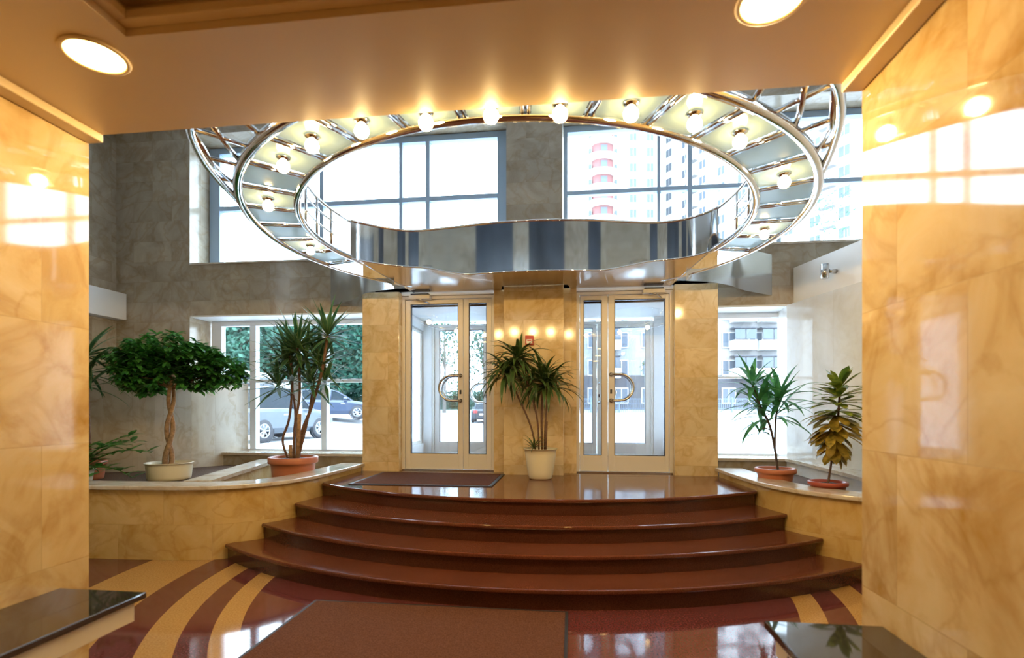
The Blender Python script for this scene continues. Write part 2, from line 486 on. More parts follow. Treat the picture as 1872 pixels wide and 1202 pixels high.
def smooth_poly(pts, n=6):
    P = [Vector((*p, 0)) if len(p) == 2 else Vector(p) for p in pts]; out = []
    for i in range(len(P) - 1):
        p0 = P[max(i - 1, 0)]; p1 = P[i]; p2 = P[i + 1]; p3 = P[min(i + 2, len(P) - 1)]
        for k in range(n):
            t = k / n
            out.append(.5 * ((2 * p1) + (p2 - p0) * t + (2 * p0 - 5 * p1 + 4 * p2 - p3) * t * t + (3 * p1 - p0 - 3 * p2 + p3) * t ** 3))
    out.append(P[-1])
    return [tuple(p[:2]) if len(pts[0]) == 2 else tuple(p) for p in out]

def offset_poly(pts, d):
    out = []
    for i in range(len(pts)):
        a = pts[max(i - 1, 0)]; b = pts[min(i + 1, len(pts) - 1)]
        tx, ty = b[0] - a[0], b[1] - a[1]; l = hypot(tx, ty) or 1
        out.append((pts[i][0] - ty / l * d, pts[i][1] + tx / l * d))
    return out

# ================================================================== SETTING
XL, XR = -2.63, 1.32       # near lobby side walls
YE = 2.50                  # where the low ceiling and the near walls end
ZS = 2.92                  # low ceiling height
YO, YW = 6.90, 7.35        # outer wall face, window plane
ZT = 5.6

struct('floor', MB().box(-6.8, 4.3, -4.0, 6.9, -0.12, 0.0), 'floor', 'polished burgundy granite floor with curved yellow stripes', 'floor')
struct('wall_left', MB().box(-6.95, XL, -4.0, YE, -0.1, ZS), 'marble_warm', 'near left wall clad in warm yellow marble', 'wall')
struct('wall_right', MB().box(XR, 4.45, -4.0, YE, -0.1, ZS), 'marble_warm', 'near right wall of polished cream marble with window reflections', 'wall')
struct('wall_behind', MB().box(XL, XR, -4.12, -4.0, -0.1, ZS + .4), 'marble_warm', 'marble wall closing the lobby behind the viewer', 'wall')
# low ceiling with a sunk coffer
c0, c1, d0, d1 = -1.78, 0.50, -3.0, 1.85
mb = MB()
mb.box(XL, XR, d1, YE, ZS, ZS + .02).box(XL, c0, d0, d1, ZS, ZS + .02).box(c1, XR, d0, d1, ZS, ZS + .02).box(XL, XR, -4.0, d0, ZS, ZS + .02)
mb.box(c0 - .02, c0, d0, d1, ZS + .02, ZS + .22).box(c1, c1 + .02, d0, d1, ZS + .02, ZS + .22).box(c0, c1, d1, d1 + .02, ZS + .02, ZS + .22).box(c0, c1, d0 - .02, d0, ZS + .02, ZS + .22)
mb.box(c0 - .02, c1 + .02, d0 - .02, d1 + .02, ZS + .22, ZS + .26)
struct('ceiling', mb, 'ceil', 'low tan painted ceiling with a sunken rectangular panel', 'ceiling')
# coffer moulding
mb = MB()
mb.box(c0, c1, d1 - .05, d1, ZS + .03, ZS + .07).box(c0, c0 + .05, d0, d1 - .05, ZS + .03, ZS + .07).box(c1 - .05, c1, d0, d1 - .05, ZS + .03, ZS + .07)
mb.box(c0, c1, d1 - .10, d1, ZS + .12, ZS + .22).box(c0, c0 + .10, d0, d1 - .10, ZS + .12, ZS + .22)
struct('trim_1', mb, 'ceil', 'stepped moulding around the sunken ceiling panel', 'moulding', bevel=.006)
mb = MB().box(XL, XL + .09, -4.0, YE, ZS - .045, ZS - .001)
struct('trim_2', mb, 'ceil', 'flat cornice strip along the top of the near left wall', 'moulding', bevel=.006)
mb = MB().box(XR - .09, XR, -4.0, YE, ZS - .045, ZS - .001)
struct('trim_3', mb, 'ceil', 'flat cornice strip along the top of the near right wall', 'moulding', bevel=.006)
# wall of the hall above the low ceiling, hall ceiling, far left and right walls
struct('wall_above', MB().box(-6.95, 4.45, 2.02, 2.17, ZS + .02, ZT), 'marble_grey', 'grey marble upper wall of the tall hall over the low ceiling', 'wall')
mb = MB()  # unseen dark panels, added so the steel band mirrors dark stripes
for xa, xb in ((-6.7, -3.5), (-2.8, -1.35), (-.75, .55), (1.45, 2.2), (3.0, 4.2)): mb.box(xa, xb, 2.172, 2.20, 2.97, 5.2)
struct('reflection_panels', mb, 'slate', 'unseen dark panels added on the inner upper wall for stripes mirrored in the steel band', 'reflection panel')
struct('ceiling_upper', MB().box(-6.95, 4.6, 2.0, 7.9, ZT, ZT + .15), 'whitegloss', 'white ceiling of the tall hall', 'ceiling')
struct('wall_far_left', MB().box(-6.95, -6.80, YE, 7.6, -0.1, ZT), 'marble_grey', 'grey marble side wall at the far left of the hall', 'wall')
mb = MB().box(4.3, 4.45, YE, 7.6, 3.0, ZT)
struct('wall_far_right', mb, 'marble_grey', 'grey marble upper side wall at the far right of the hall', 'wall')
# outer wall with its openings
mb = MB()
mb.box(-6.8, -5.6, YO, 7.6, -0.1, ZT)
mb.box(-5.6, -2.75, YO, 7.6, 2.79, 3.53)
mb.box(-5.6, -2.75, YO, 7.6, -0.1, 0.735)
mb.box(-5.6, 4.3, YO, 7.6, 5.45, ZT)
mb.box(-2.75, 1.80, YO, 7.6, 2.97, 3.53)
struct('wall_back', mb, 'marble_grey', 'grey beige marble outer wall left of the entrance with window openings', 'wall')
mb = MB().box(-0.89, -0.13, YO, 7.6, 3.53, 5.45)
struct('wall_pier', mb, 'marble_grey', 'grey beige marble pier between the two upper windows', 'wall')
mb = MB()
mb.box(1.80, 4.3, YO, 7.6, 2.76, 3.53)
mb.box(1.80, 2.95, YO, 7.6, -0.1, 0.735)
mb.box(2.95, 4.3, YO, 7.6, -0.1, 2.76)
struct('wall_back_right', mb, 'marble_grey', 'marble band between the upper and lower windows right of the entrance', 'wall')
# window ledges
mb = MB().box(-5.3, -2.755, YO - .03, YW - .03, 0.74, 0.78)
struct('trim_4', mb, 'coping', 'pale marble ledge under the lower left window', 'window ledge', bevel=.004)
mb = MB().box(1.805, 2.86, YO - .03, YW - .03, 0.74, 0.78)
struct('trim_5', mb, 'coping', 'pale marble ledge under the lower right window', 'window ledge', bevel=.004)
mb = MB().box(-5.58, -0.90, YO - .02, YW - .04, 3.531, 3.555)
struct('trim_6', mb, 'coping', 'thin stone sill of the upper left window', 'window sill')
mb = MB().box(-0.12, 4.28, YO - .02, YW - .04, 3.531, 3.555)
struct('trim_7', mb, 'coping', 'thin stone sill of the upper right window', 'window sill')
# white soffits of the lower recesses
mb = MB().box(-5.59, -2.76, YO + .002, 7.55, 2.765, 2.789)
struct('trim_8', mb, 'whitegloss', 'white soffit over the lower left window recess', 'soffit')
mb = MB().box(1.81, 2.94, YO + .002, 7.55, 2.735, 2.759)
struct('trim_9', mb, 'whitegloss', 'white soffit over the lower right window recess', 'soffit')
# low curved marble wall in the left corner
lw_ = smooth_poly([(-6.79, 5.75), (-6.2, 5.82), (-5.62, 6.02), (-5.27, 6.42), (-5.08, 6.85), (-4.94, 7.30)], 6)
mb = MB().ribbon(lw_, offset_poly(lw_, .06), 0.3, 1.80)
struct('wall_low', mb, 'marble_strip', 'low curved wall of pale marble strips below the left window', 'wall')
# right lower side wall, polished, and white balcony edges on both sides
rw = [(2.90, 7.34), (2.84, 6.90), (2.93, 6.42), (3.06, 5.86), (3.40, 4.40), (3.60, 3.6), (3.80, 2.52)]
mb = MB().ribbon(offset_poly(rw, -.10), rw, -0.05, 2.745)
struct('wall_low_right', mb, 'marble_gloss', 'polished pale marble side wall behind the right planter', 'wall')
rb = [(2.82, 6.89), (3.06, 5.86), (3.40, 4.39), (3.80, 2.60)]
mb = MB().ribbon(rb, [(4.29, b) for a, b in rb], 2.75, 3.22)
struct('trim_10', mb, 'white', 'white balcony edge beam along the right side wall', 'beam')
mb = MB().box(-6.79, -6.62, 2.6, 6.89, 2.74, 3.13)
struct('trim_11', mb, 'white', 'white balcony edge beam on the left side wall', 'beam')

# ------------------------------------------------------------------ windows
def window(name, x0, x1, z0, z1, vert, horiz, label, fr=.09, side=.12):
    r = empty(name, ((x0 + x1) / 2, YW, z0), label, 'window', kind='structure')
    mb = MB(); a, b = YW - .05, YW + .05
    mb.box(x0, x0 + side, a, b, z0, z1).box(x1 - side, x1, a, b, z0, z1)
    mb.box(x0 + side, x1 - side, a, b, z0, z0 + fr * .6).box(x0 + side, x1 - side, a, b, z1 - fr, z1)
    for x, wd in vert: mb.box(x - wd / 2, x + wd / 2, a, b, z0 + fr * .6, z1 - fr)
    xs = [x0 + side] + sum([[x - wd / 2, x + wd / 2] for x, wd in vert], []) + [x1 - side]
    for z, hd in horiz:
        for i in range(0, len(xs), 2): mb.box(xs[i], xs[i + 1], a + .005, b - .005, z - hd / 2, z + hd / 2)
    part(mb, 'window_frame', 'alu_blue' if z0 > 3 else 'alu_white', r, bevel=.004)
    part(MB().box(x0 + side * .5, x1 - side * .5, YW - .006, YW + .006, z0 + .02, z1 - .04), 'window_pane', 'glass', r)
    return r
window('window_1', -5.59, -0.90, 3.535, 5.445, [(-3.76, .06), (-2.52, .05), (-2.11, .06)], [(4.51, .07)], 'tall upper window left of the marble pier', side=.17)
window('window_2', -0.12, 4.28, 3.535, 5.445, [(1.21, .05), (1.63, .06), (2.80, .06)], [(4.49, .06)], 'tall upper window right of the marble pier, tower block behind', side=.06)
window('window_3', -5.55, -2.76, 0.75, 2.78, [(-4.87, .10), (-4.16, .08), (-3.72, .09)], [(1.84, .05)], 'lower window left of the entrance with parked cars behind', side=.16)
window('window_4', 1.81, 2.90, 0.75, 2.75, [], [(1.85, .03)], 'lower window right of the entrance behind the slender plant', side=.08)

# ------------------------------------------------------------------ entrance front
ZH = 2.95
struct('wall_entrance_left', MB().box(-2.75, -2.25, 6.45, YO, .58, ZH), 'marble_face', 'cream marble pilaster left of the left entrance door', 'pilaster', bevel=.004)
struct('wall_entrance_right', MB().box(1.26, 1.77, 6.45, YO, .58, ZH), 'marble_face', 'cream marble pilaster right of the right entrance door', 'pilaster', bevel=.004)
mb = MB().box(-1.0, .06, 6.50, 6.80, .58, ZH).box(-.845, -.10, 6.30, 6.50, .58, ZH)
struct('wall_entrance_middle', mb, 'marble_face', 'cream marble pier between the two entrance doors behind the potted plant', 'pilaster', bevel=.004)
mb = MB().box(-2.25, -1.0, 6.56, YO, 2.915, ZH + .02).box(.06, 1.26, 6.56, YO, 2.915, ZH + .02)
struct('trim_12', mb, 'alu', 'cream head strips above the two entrance doors', 'trim')
# vestibule shell
for sd, xa, xb in (('left', -2.75, -2.62), ('right', 1.64, 1.77)):
    mb = MB().box(xa, xb, 6.9, 7.62, .3, 3.2).box(xa, xb, 8.85, 9.0, .3, 3.2).box(xa, xb, 7.62, 8.85, .3, .8).box(xa, xb, 7.62, 8.85, 2.8, 3.2)
    struct('wall_vestibule_' + sd, mb, 'white', 'white %s side wall inside the entrance vestibule' % sd, 'wall')
    wv = empty('window_5' if sd == 'left' else 'window_6', ((xa + xb) / 2, 8.2, .8), 'frosted side window inside the vestibule on the %s' % sd, 'window', kind='structure')
    xm = (xa + xb) / 2
    mb = MB().box(xm - .03, xm + .03, 7.625, 7.68, .805, 2.795).box(xm - .03, xm + .03, 8.79, 8.845, .805, 2.795).box(xm - .03, xm + .03, 7.68, 8.79, .805, .85).box(xm - .03, xm + .03, 7.68, 8.79, 2.75, 2.795)
    part(mb, 'window_frame', 'alu', wv)
    part(MB().box(xm - .005, xm + .005, 7.66, 8.81, .83, 2.77), 'window_pane', 'frost_white', wv, recalc=True)
struct('ceiling_vestibule', MB().box(-2.75, 1.77, 6.9, 9.0, 2.97, 3.1), 'white', 'white ceiling inside the entrance vestibule', 'ceiling')
struct('floor_vestibule', MB().box(-2.75, 1.77, 6.66, 9.3, .45, .6), 'step', 'brown granite floor inside the entrance vestibule', 'floor')
mb = MB().box(-2.62, -2.48, 8.84, 8.96, .6, 2.97).box(-.95, -.1, 8.84, 8.96, .6, 2.97).box(1.38, 1.64, 8.84, 8.96, .6, 2.97)
struct('wall_vestibule_back', mb, 'white', 'white posts between the outer vestibule doors', 'wall')

def door(name, x0, x1, y, big, small, flip, label, closer):
    """double door: frame, wide leaf, narrow leaf; big / small = glass x-ranges"""
    z0, z1 = .605, 2.91
    r = empty(name, ((x0 + x1) / 2, y, z0), label, 'door', kind='structure')
    mb = MB().box(x0, x0 + .04, y - .05, y + .05, z0, z1).box(x1 - .04, x1, y - .05, y + .05, z0, z1).box(x0 + .04, x1 - .04, y - .05, y + .05, z1 - .04, z1)
    part(mb, 'door_frame', 'alu', r, bevel=.003)
    part(MB().box(x0, x1, y - .06, y + .06, z0 - .003, z0 + .012), 'threshold', 'steel', r)
    split = (big[1] + small[0]) / 2 if not flip else (small[1] + big[0]) / 2
    for which, g in (('wide', big), ('narrow', small)):
        left = (which == 'wide') != flip
        a, b = (x0 + .045, split - .003) if left else (split + .003, x1 - .045)
        gz0, gz1 = .82, 2.81
        ya, yb = y - .03, y + .03
        mb = MB().box(a, g[0], ya, yb, z0 + .015, z1 - .045).box(g[1], b, ya, yb, z0 + .015, z1 - .045)
        mb.box(g[0], g[1], ya, yb, z0 + .015, gz0).box(g[0], g[1], ya, yb, gz1, z1 - .045)
        lf = part(mb, 'door_leaf', 'alu', r, bevel=.003)
        part(MB().box(g[0] + .008, g[1] - .008, y - .005, y + .005, gz0 + .008, gz1 - .008), 'glass_pane', 'doorglass', lf)
        mb = MB()
        t = .009
        mb.box(g[0], g[0] + t, y - .02, y + .02, gz0, gz1).box(g[1] - t, g[1], y - .02, y + .02, gz0, gz1)
        mb.box(g[0] + t, g[1] - t, y - .02, y + .02, gz0, gz0 + t).box(g[0] + t, g[1] - t, y - .02, y + .02, gz1 - t, gz1)
        part(mb, 'gasket', 'gasket', lf)
        if which == 'wide':
            sx = -1 if left else 1
            xh = (b - .035) if left else (a + .035)
            for sy in (-1, 1):
                yy = y + sy * .085
                pth = [(xh, y + sy * .03, 1.855), (xh, yy, 1.855), (xh + sx * .05, yy, 1.855)]
                pth += [(xh + sx * (.11 + .165 * sin(q)), yy, 1.69 + .165 * cos(q)) for q in [pi * k / 14 for k in range(15)]]
                pth += [(xh + sx * .05, yy, 1.525), (xh, yy, 1.525), (xh, y + sy * .03, 1.525)]
                part(MB().tube(pth, .017, 10), 'door_handle', 'steel', lf)
                mb = MB()
                for zz in (1.855, 1.525): mb.lathe([(.001, 0), (.026, 0), (.026, .012), (.001, .012)], (xh, y + sy * .03 - (0 if sy > 0 else .012), zz), 16, 'y')
                part(mb, 'handle_rose', 'steel', lf)
            part(MB().box(xh - .012, xh + .012, y - .036, y - .03, 1.61, 1.665), 'lock_plate', 'gasket', lf)
    if closer:
        ca, cb = closer
        cl = part(MB().box(ca, cb, y - .16, y - .055, 2.855, 2.905), 'door_closer', 'alu', r, bevel=.005)
        part(MB().box(ca + .02, cb - .02, y - .15, y - .065, 2.906, 2.925), 'closer_bracket', 'gasket', cl)
        m_ = (ca + cb) / 2
        part(MB().tube([(m_ - .05, y - .12, 2.852), (m_ + .02, y - .17, 2.84), (m_ + .10, y - .05, 2.82)], .008, 6), 'closer_arm', 'steel', cl)
    return r
door('door_1', -2.25, -1.0, 6.62, (-2.14, -1.49), (-1.35, -1.11), False, 'left inner entrance door, white framed double glass door by the doormat', (-2.12, -1.84))
door('door_2', .06, 1.26, 6.62, (.54, 1.17), (.15, .38), True, 'right inner entrance door, white framed double glass door', (.88, 1.15))
door('door_3', -2.48, -.95, 8.9, (-2.35, -1.55), (-1.38, -1.06), False, 'left outer vestibule door seen through the left glass door', None)
door('door_4', -.1, 1.38, 8.9, (.50, 1.25), (.02, .36), True, 'right outer vestibule door seen through the right glass door', None)

# ================================================================== STAIRS, PLANTERS
CXS, CYS = -.45, 8.5
WL = smooth_poly([(-2.76, 6.44), (-2.765, 5.9), (-2.78, 5.35), (-2.85, 4.98), (-2.99, 4.70), (-3.28, 4.46), (-3.6, 4.385), (-3.9, 4.36), (-4.5, 4.33), (-6.79, 4.30)], 5)
WR = smooth_poly([(1.78, 6.44), (1.81, 5.9), (1.87, 5.35), (1.97, 5.0), (2.13, 4.74), (2.4, 4.5), (2.75, 4.38), (3.1, 4.33), (3.38, 4.30)], 5)
def wall_x(W, y):
    for i in range(len(W) - 1):
        (xa, ya), (xb, yb) = W[i], W[i + 1]
        if yb <= y <= ya: return xa + (xb - xa) * ((ya - y) / (ya - yb) if ya != yb else 0)
    return W[0][0] if y > W[0][1] else W[-1][0]
def step_poly(R, ymax):
    pts = []
    n = 160
    for i in range(n + 1):
        a = radians(210 + 120 * i / n); x, y = CXS + R * cos(a), CYS + R * sin(a)
        if y < 6.4 and wall_x(WL, y) + .004 < x < wall_x(WR, y) - .004: pts.append((x, y))
    yr = pts[-1][1]; yl = pts[0][1]
    right = [(wall_x(WR, yr + (ymax - yr) * k / 12) - .004, yr + (ymax - yr) * k / 12) for k in range(1, 13)]
    left = [(wall_x(WL, ymax + (yl - ymax) * k / 12) + .004, ymax + (yl - ymax) * k / 12) for k in range(0, 12)]
    return pts + right + left
stairs = empty('entrance_stairs', (CXS, 4.6, 0), 'curved brown granite steps leading up to the entrance doors', 'stairs')
RK = [4.93, 4.62, 4.29, 3.90]
for k, R in enumerate(RK):
    zt = .15 * (k + 1)
    ymax = 6.29 if k == 3 else CYS - RK[k + 1] + 1.35
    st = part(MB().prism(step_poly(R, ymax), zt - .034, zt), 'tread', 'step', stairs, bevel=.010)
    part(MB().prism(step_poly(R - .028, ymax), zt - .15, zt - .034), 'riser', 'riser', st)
for p_ in ([(-2.74, 6.29), (-.85, 6.29), (-.85, 6.495), (-1.005, 6.495), (-1.005, 6.66), (-2.245, 6.66), (-2.245, 6.445), (-2.74, 6.445)],
           [(-.095, 6.29), (1.76, 6.29), (1.76, 6.445), (1.255, 6.445), (1.255, 6.66), (.065, 6.66), (.065, 6.495), (-.095, 6.495)]):
    part(MB().prism(p_, .566, .6), 'landing_edge', 'step', stairs)

def planter(name, W, label, bed, bedz, extra, sgn):
    r = empty(name, (W[20][0], W[20][1], 0), label, 'planter')
    part(MB().ribbon(W, offset_poly(W, sgn * .20), 0.001, .66), 'planter_wall', 'marble_plant', r)
    part(MB().ribbon(offset_poly(W, -sgn * .05), offset_poly(W, sgn * .27), .661, .70), 'coping', 'coping', r, bevel=.008)
    for poly, z, nm, mt in extra: part(MB().prism(poly, z[0], z[1]), nm, mt, r)
    return r
inL = offset_poly(WL, -.205)
inR = offset_poly(WR, .205)
# plan of the left beds: divider runs from the curve to the window ledge
da, db = (-3.72, 4.66), (-4.30, 6.86)
dv = ((db[0] - da[0]) / hypot(db[0] - da[0], db[1] - da[1]), (db[1] - da[1]) / hypot(db[0] - da[0], db[1] - da[1]))
dn = (-dv[1], dv[0])
def dpt(t, o): return (da[0] + (db[0] - da[0]) * t + dn[0] * o, da[1] + (db[1] - da[1]) * t + dn[1] * o)
pl = planter('planter', WL, 'left curved marble planter with pale coping holding the twisted tree', None, .6, [
    ([dpt(.03, -.09), dpt(1, -.09), dpt(1, .09), dpt(.03, .09)], (.01, .655), 'divider_wall', 'marble_face'),
    ([dpt(.02, -.13), dpt(1.0, -.13), dpt(1.0, .13), dpt(.02, .13)], (.66, .70), 'divider_coping', 'coping'),
    ([(-6.78, 4.51), (-4.5, 4.54), (-3.95, 4.575), dpt(.05, .10), dpt(.97, .10), (-4.55, 6.86), (-4.95, 6.86), (-5.15, 6.6), (-5.36, 6.22), (-5.66, 5.97), (-6.2, 5.79), (-6.78, 5.72)], (.45, .6), 'gravel_bed', 'gravel'),
    ([dpt(.07, -.10), (-3.3, 4.72), (-3.1, 4.95), (-2.99, 5.4), (-2.97, 6.4), (-2.78, 6.46), (-2.78, 6.86), dpt(.99, -.10)], (.3, .46), 'soil_bed', 'gravel'),
], -1)
pr = planter('planter', WR, 'right curved marble planter with pale coping holding the croton', None, .6, [
    ([(2.0, 6.44), (2.02, 5.9), (2.08, 5.4), (2.2, 5.06), (2.32, 4.9), (2.55, 4.72), (2.85, 4.6), (3.3, 4.53), (3.12, 5.2), (2.98, 5.86), (2.82, 6.6), (2.77, 6.86), (1.82, 6.86), (1.82, 6.47)], (.45, .60), 'gravel_bed', 'gravel'),
    ([(2.86, 6.86), (2.70, 6.86), (2.735, 6.66), (2.70, 5.3), (2.66, 4.88), (3.18, 4.78), (3.04, 5.5), (2.95, 5.95)], (.745, .78), 'back_coping', 'coping'),
    ([(2.86, 6.86), (2.74, 6.86), (2.775, 6.66), (2.74, 5.3), (2.70, 4.92), (3.16, 4.82), (3.02, 5.5), (2.93, 5.95)], (.601, .745), 'back_kerb', 'marble_gloss'),
], 1)

# ------------------------------------------------------------------ carpet, mat, benches
t = empty('carpet', (-.95, 1.5, 0), 'large brown carpet runner on the striped floor in front of the steps', 'carpet')
part(MB().box(-1.865, -.045, -2.5, 3.55, .001, .014), 'pile', 'carpet', t, bevel=.004)
mb = MB().box(-1.885, -1.866, -2.5, 3.57, .001, .011).box(-.044, -.025, -2.5, 3.57, .001, .011).box(-1.866, -.044, 3.551, 3.57, .001, .011)
part(mb, 'edging', 'rubber', t)
t = empty('doormat', (-1.55, 5.85, .6), 'thin brown doormat on the landing before the left door', 'doormat')
part(MB().box(-2.36, -.87, 5.30, 6.26, .601, .613), 'pile', 'carpet', t, bevel=.003)
mb = MB().box(-2.40, -2.361, 5.26, 6.28, .601, .609).box(-.869, -.83, 5.26, 6.28, .601, .609).box(-2.361, -.869, 5.26, 5.299, .601, .609).box(-2.361, -.869, 6.261, 6.28, .601, .609)
part(mb, 'edging', 'rubber', t)

def bench(x0, x1, inner, label):
    t = empty('bench', ((x0 + x1) / 2, 1.2, 0), label, 'bench')
    part(MB().box(x0, x1, .3, 2.34, .468, .50), 'bench_top', 'blackstone', t, bevel=.005)
    a, b = (x0, x1 - .035) if inner > 0 else (x0 + .035, x1)
    part(MB().box(a, b, .34, 2.305, .365, .467), 'apron', 'cream', t, bevel=.004)
    fx = b if inner > 0 else a
    for k in range(6 if inner < 0 else 0):
        y = 2.02 - k * .3
        part(MB().box(fx - .002, fx + .002, y, y + .16, .40, .425), 'vent_slot', 'gasket', t)
    for y in (.5, 1.2, 1.9):
        part(MB().box(a + .12, b - .14, y, y + .10, 0.001, .364), 'leg', 'cream', t, bevel=.004)
bench(XL + .002, -2.135, 1, 'low bench with black polished top along the near left wall')
bench(.835, XR - .002, -1, 'low bench with black polished top along the near right wall')

# ------------------------------------------------------------------ ceiling downlights
def downlight(x, y, label, group=None):
    t = empty('ceiling_downlight', (x, y, ZS), label, 'ceiling light', group)
    part(MB().lathe([(.108, -.001), (.122, -.001), (.125, -.006), (.120, -.011), (.108, -.012), (.104, -.008), (.104, -.001)], (x, y, ZS), 36), 'trim_ring', 'ceil', t)
    part(MB().lathe([(.0005, -.006), (.06, -.006), (.104, -.006)], (x, y, ZS), 36), 'diffuser', 'disc', t)
downlight(-2.0, 1.93, 'round glowing downlight in the low ceiling near the left wall')
downlight(.725, 1.955, 'round glowing downlight in the low ceiling near the right wall')
for y in (.3, -1.4, -3.1):
    for x in (-2.04, .75):
        downlight(x, y, 'round ceiling downlight further back along the low lobby', 'downlights further back')

# ================================================================== RING CANOPY
RC = (-.425, 4.56)
RI, RO, ZR = 1.885, 2.27, 2.975
def rp(a, r, z=ZR): return (RC[0] + r * cos(radians(a)), RC[1] + r * sin(radians(a)), z)
can = empty('ring_canopy', (RC[0], RC[1], ZR), 'round chrome canopy ring with frosted glass panels and globe bulbs over the steps', 'light canopy')
A0 = -84.5; DA = 10.15
ang = [A0 + DA * k for k in range(-11, 11)]      # divider directions
# tubes
part(MB().tube([rp(a, RO) for a in [ang[0] - 30 + (ang[-1] - ang[0] + 62) * i / 150 for i in range(151)]], .034, 10), 'outer_tube', 'chrome', can)
part(MB().tube([rp(a, RI) for a in [ang[0] - 3 + (ang[-1] - ang[0] + 6) * i / 130 for i in range(131)]], .028, 10), 'inner_tube', 'chrome', can)
for a in ang:
    mb = MB()
    dl = .020 / 2.05 * 57.3
    for s_ in (-1, 1): mb.tube([rp(a + s_ * dl * .9, RI + .01), rp(a + s_ * dl * .9, RO - .01)], .009, 8)
    part(mb, 'divider_bar', 'chrome', can)
for a in ang[:-1]:
    mb = MB(); n = 6
    v = []; f = []
    for i in range(n + 1):
        q = a + .9 + (DA - 1.8) * i / n
        for z in (ZR + .008, ZR + .018):
            v += [rp(q, RI + .02, z), rp(q, RO - .02, z)]
    for i in range(n):
        b = 4 * i; c = b + 4
        f += [(b, b + 1, c + 1, c), (b + 2, c + 2, c + 3, b + 3), (b, c, c + 2, b + 2), (b + 1, b + 3, c + 3, c + 1)]
    f += [(0, 2, 3, 1), (4 * n, 4 * n + 1, 4 * n + 3, 4 * n + 2)]
    part(mb.add(v, f), 'glass_panel', 'frost', can, recalc=True)
for a, r in [(-79.4, 1.99), (-69.3, 2.05), (-59.1, 2.08), (-49, 2.08), (-28.7, 2.08), (1.7, 2.08), (-89.6, 1.985), (-99.7, 1.99), (-110, 2.05), (-120.1, 2.09), (-130.2, 2.09), (-150.4, 2.08), (179, 2.05)]:
    x, y, _ = rp(a, r)
    so = part(MB().lathe([(.001, .007), (.042, .007), (.042, -.004), (.028, -.012), (.022, -.024), (.001, -.024)], (x, y, ZR), 16), 'socket', 'chrome', can)
    part(MB().sphere((x, y, ZR - .052), .038, 16, 10), 'globe_bulb', 'bulb', so)
# band: upstand of mirror steel in a flowing curve, lower at mid span
bp_ = smooth_poly([(-2.245, 4.98), (-2.17, 5.06), (-1.98, 5.22), (-1.74, 5.34), (-1.42, 5.32), (-.85, 5.22), (-.35, 5.19), (.15, 5.24), (.55, 5.34), (.87, 5.40), (1.12, 5.35), (1.30, 5.20), (1.385, 5.06)], 8)
def bz(x):
    t = max(0, min(1, (1.35 - abs(x + .40)) / .75)); t = t * t * (3 - 2 * t)
    return 2.955 - .125 * t
mb = MB(); bo = offset_poly(bp_, .012)
def sheet(mb, pa, fa, pb, fb, sm=True):
    v = []
    for i in range(len(pa)): v += [(*pa[i][:2], fa(pa[i])), (*pb[i][:2], fb(pb[i]))]
    return mb.add(v, [(2 * i, 2 * i + 2, 2 * i + 3, 2 * i + 1) for i in range(len(pa) - 1)], smooth=sm)
zt_ = lambda p: 3.34
zb_ = lambda p: bz(p[0])
sheet(mb, bp_, zb_, bp_, zt_); sheet(mb, bo[::-1], zb_, bo[::-1], zt_)
sheet(mb, bp_, zt_, bo, zt_, False); sheet(mb, bo, zb_, bp_, zb_, False)
part(mb, 'steel_band', 'bandsteel', can)
part(MB().tube([(x, y, 3.345) for x, y in bp_], .013, 8), 'band_rail', 'chrome', can)
part(MB().tube([(x, y, bz(x)) for x, y in bp_], .010, 8), 'band_rail', 'chrome', can)
# canopy soffit of mirror steel from the band back to the entrance front
front = [(x, y, bz(x) + .004) for x, y in bp_]
lead = [rp(a, RI + .02, 2.957) for a in (172, 168)]
tail_ = [rp(a, RI + .02, 2.957) for a in (15, 11)]
fr_ = front
m_ = len(fr_)
back = []
for i in range(m_):
    t = i / (m_ - 1)
    xb = -2.06 + (1.21 + 2.06) * t
    back.append((xb, 6.29 if -.90 < xb < -.05 else 6.50, 2.945))
v = []; f = []; nn = 8
for i in range(m_):
    for j in range(nn + 1):
        t = j / nn; a = fr_[i]; b = back[i]
        v.append((a[0] + (b[0] - a[0]) * t, a[1] + (b[1] - a[1]) * t, a[2] + (b[2] - a[2]) * (t ** .8)))
for i in range(m_ - 1):
    for j in range(nn):
        a = i * (nn + 1) + j; f.append((a, a + 1, a + nn + 2, a + nn + 1))
part(MB().add(v, f, smooth=True), 'soffit_plate', 'soffit', can)
# solid ends of the ring between last glass panel and the front
for s_, a0, a1 in ((-1, ang[0] + 360, 132), (1, ang[-1], 48)):
    mb = MB(); v = []; f = []; n = 16
    for i in range(n + 1):
        t = i / n; q = a0 + (a1 - a0) * t
        o = rp(q, RO, 2.957)
        if o[1] > 6.43: o = (o[0], 6.43, o[2])
        if t < .12: ii = rp(q, RI, 2.957)
        else:
            tt = (t - .12) / .88
            e0 = rp(a0 + (a1 - a0) * .12, RI, 2.957); e1 = back[0] if s_ < 0 else back[-1]
            ii = tuple(e0[c] + (e1[c] - e0[c]) * tt for c in range(3))
        v += [o, ii]
    for i in range(n): f.append((2 * i, 2 * i + 1, 2 * i + 3, 2 * i + 2))
    part(MB().add(v, f), 'end_plate', 'chrome', can, solid=.012)
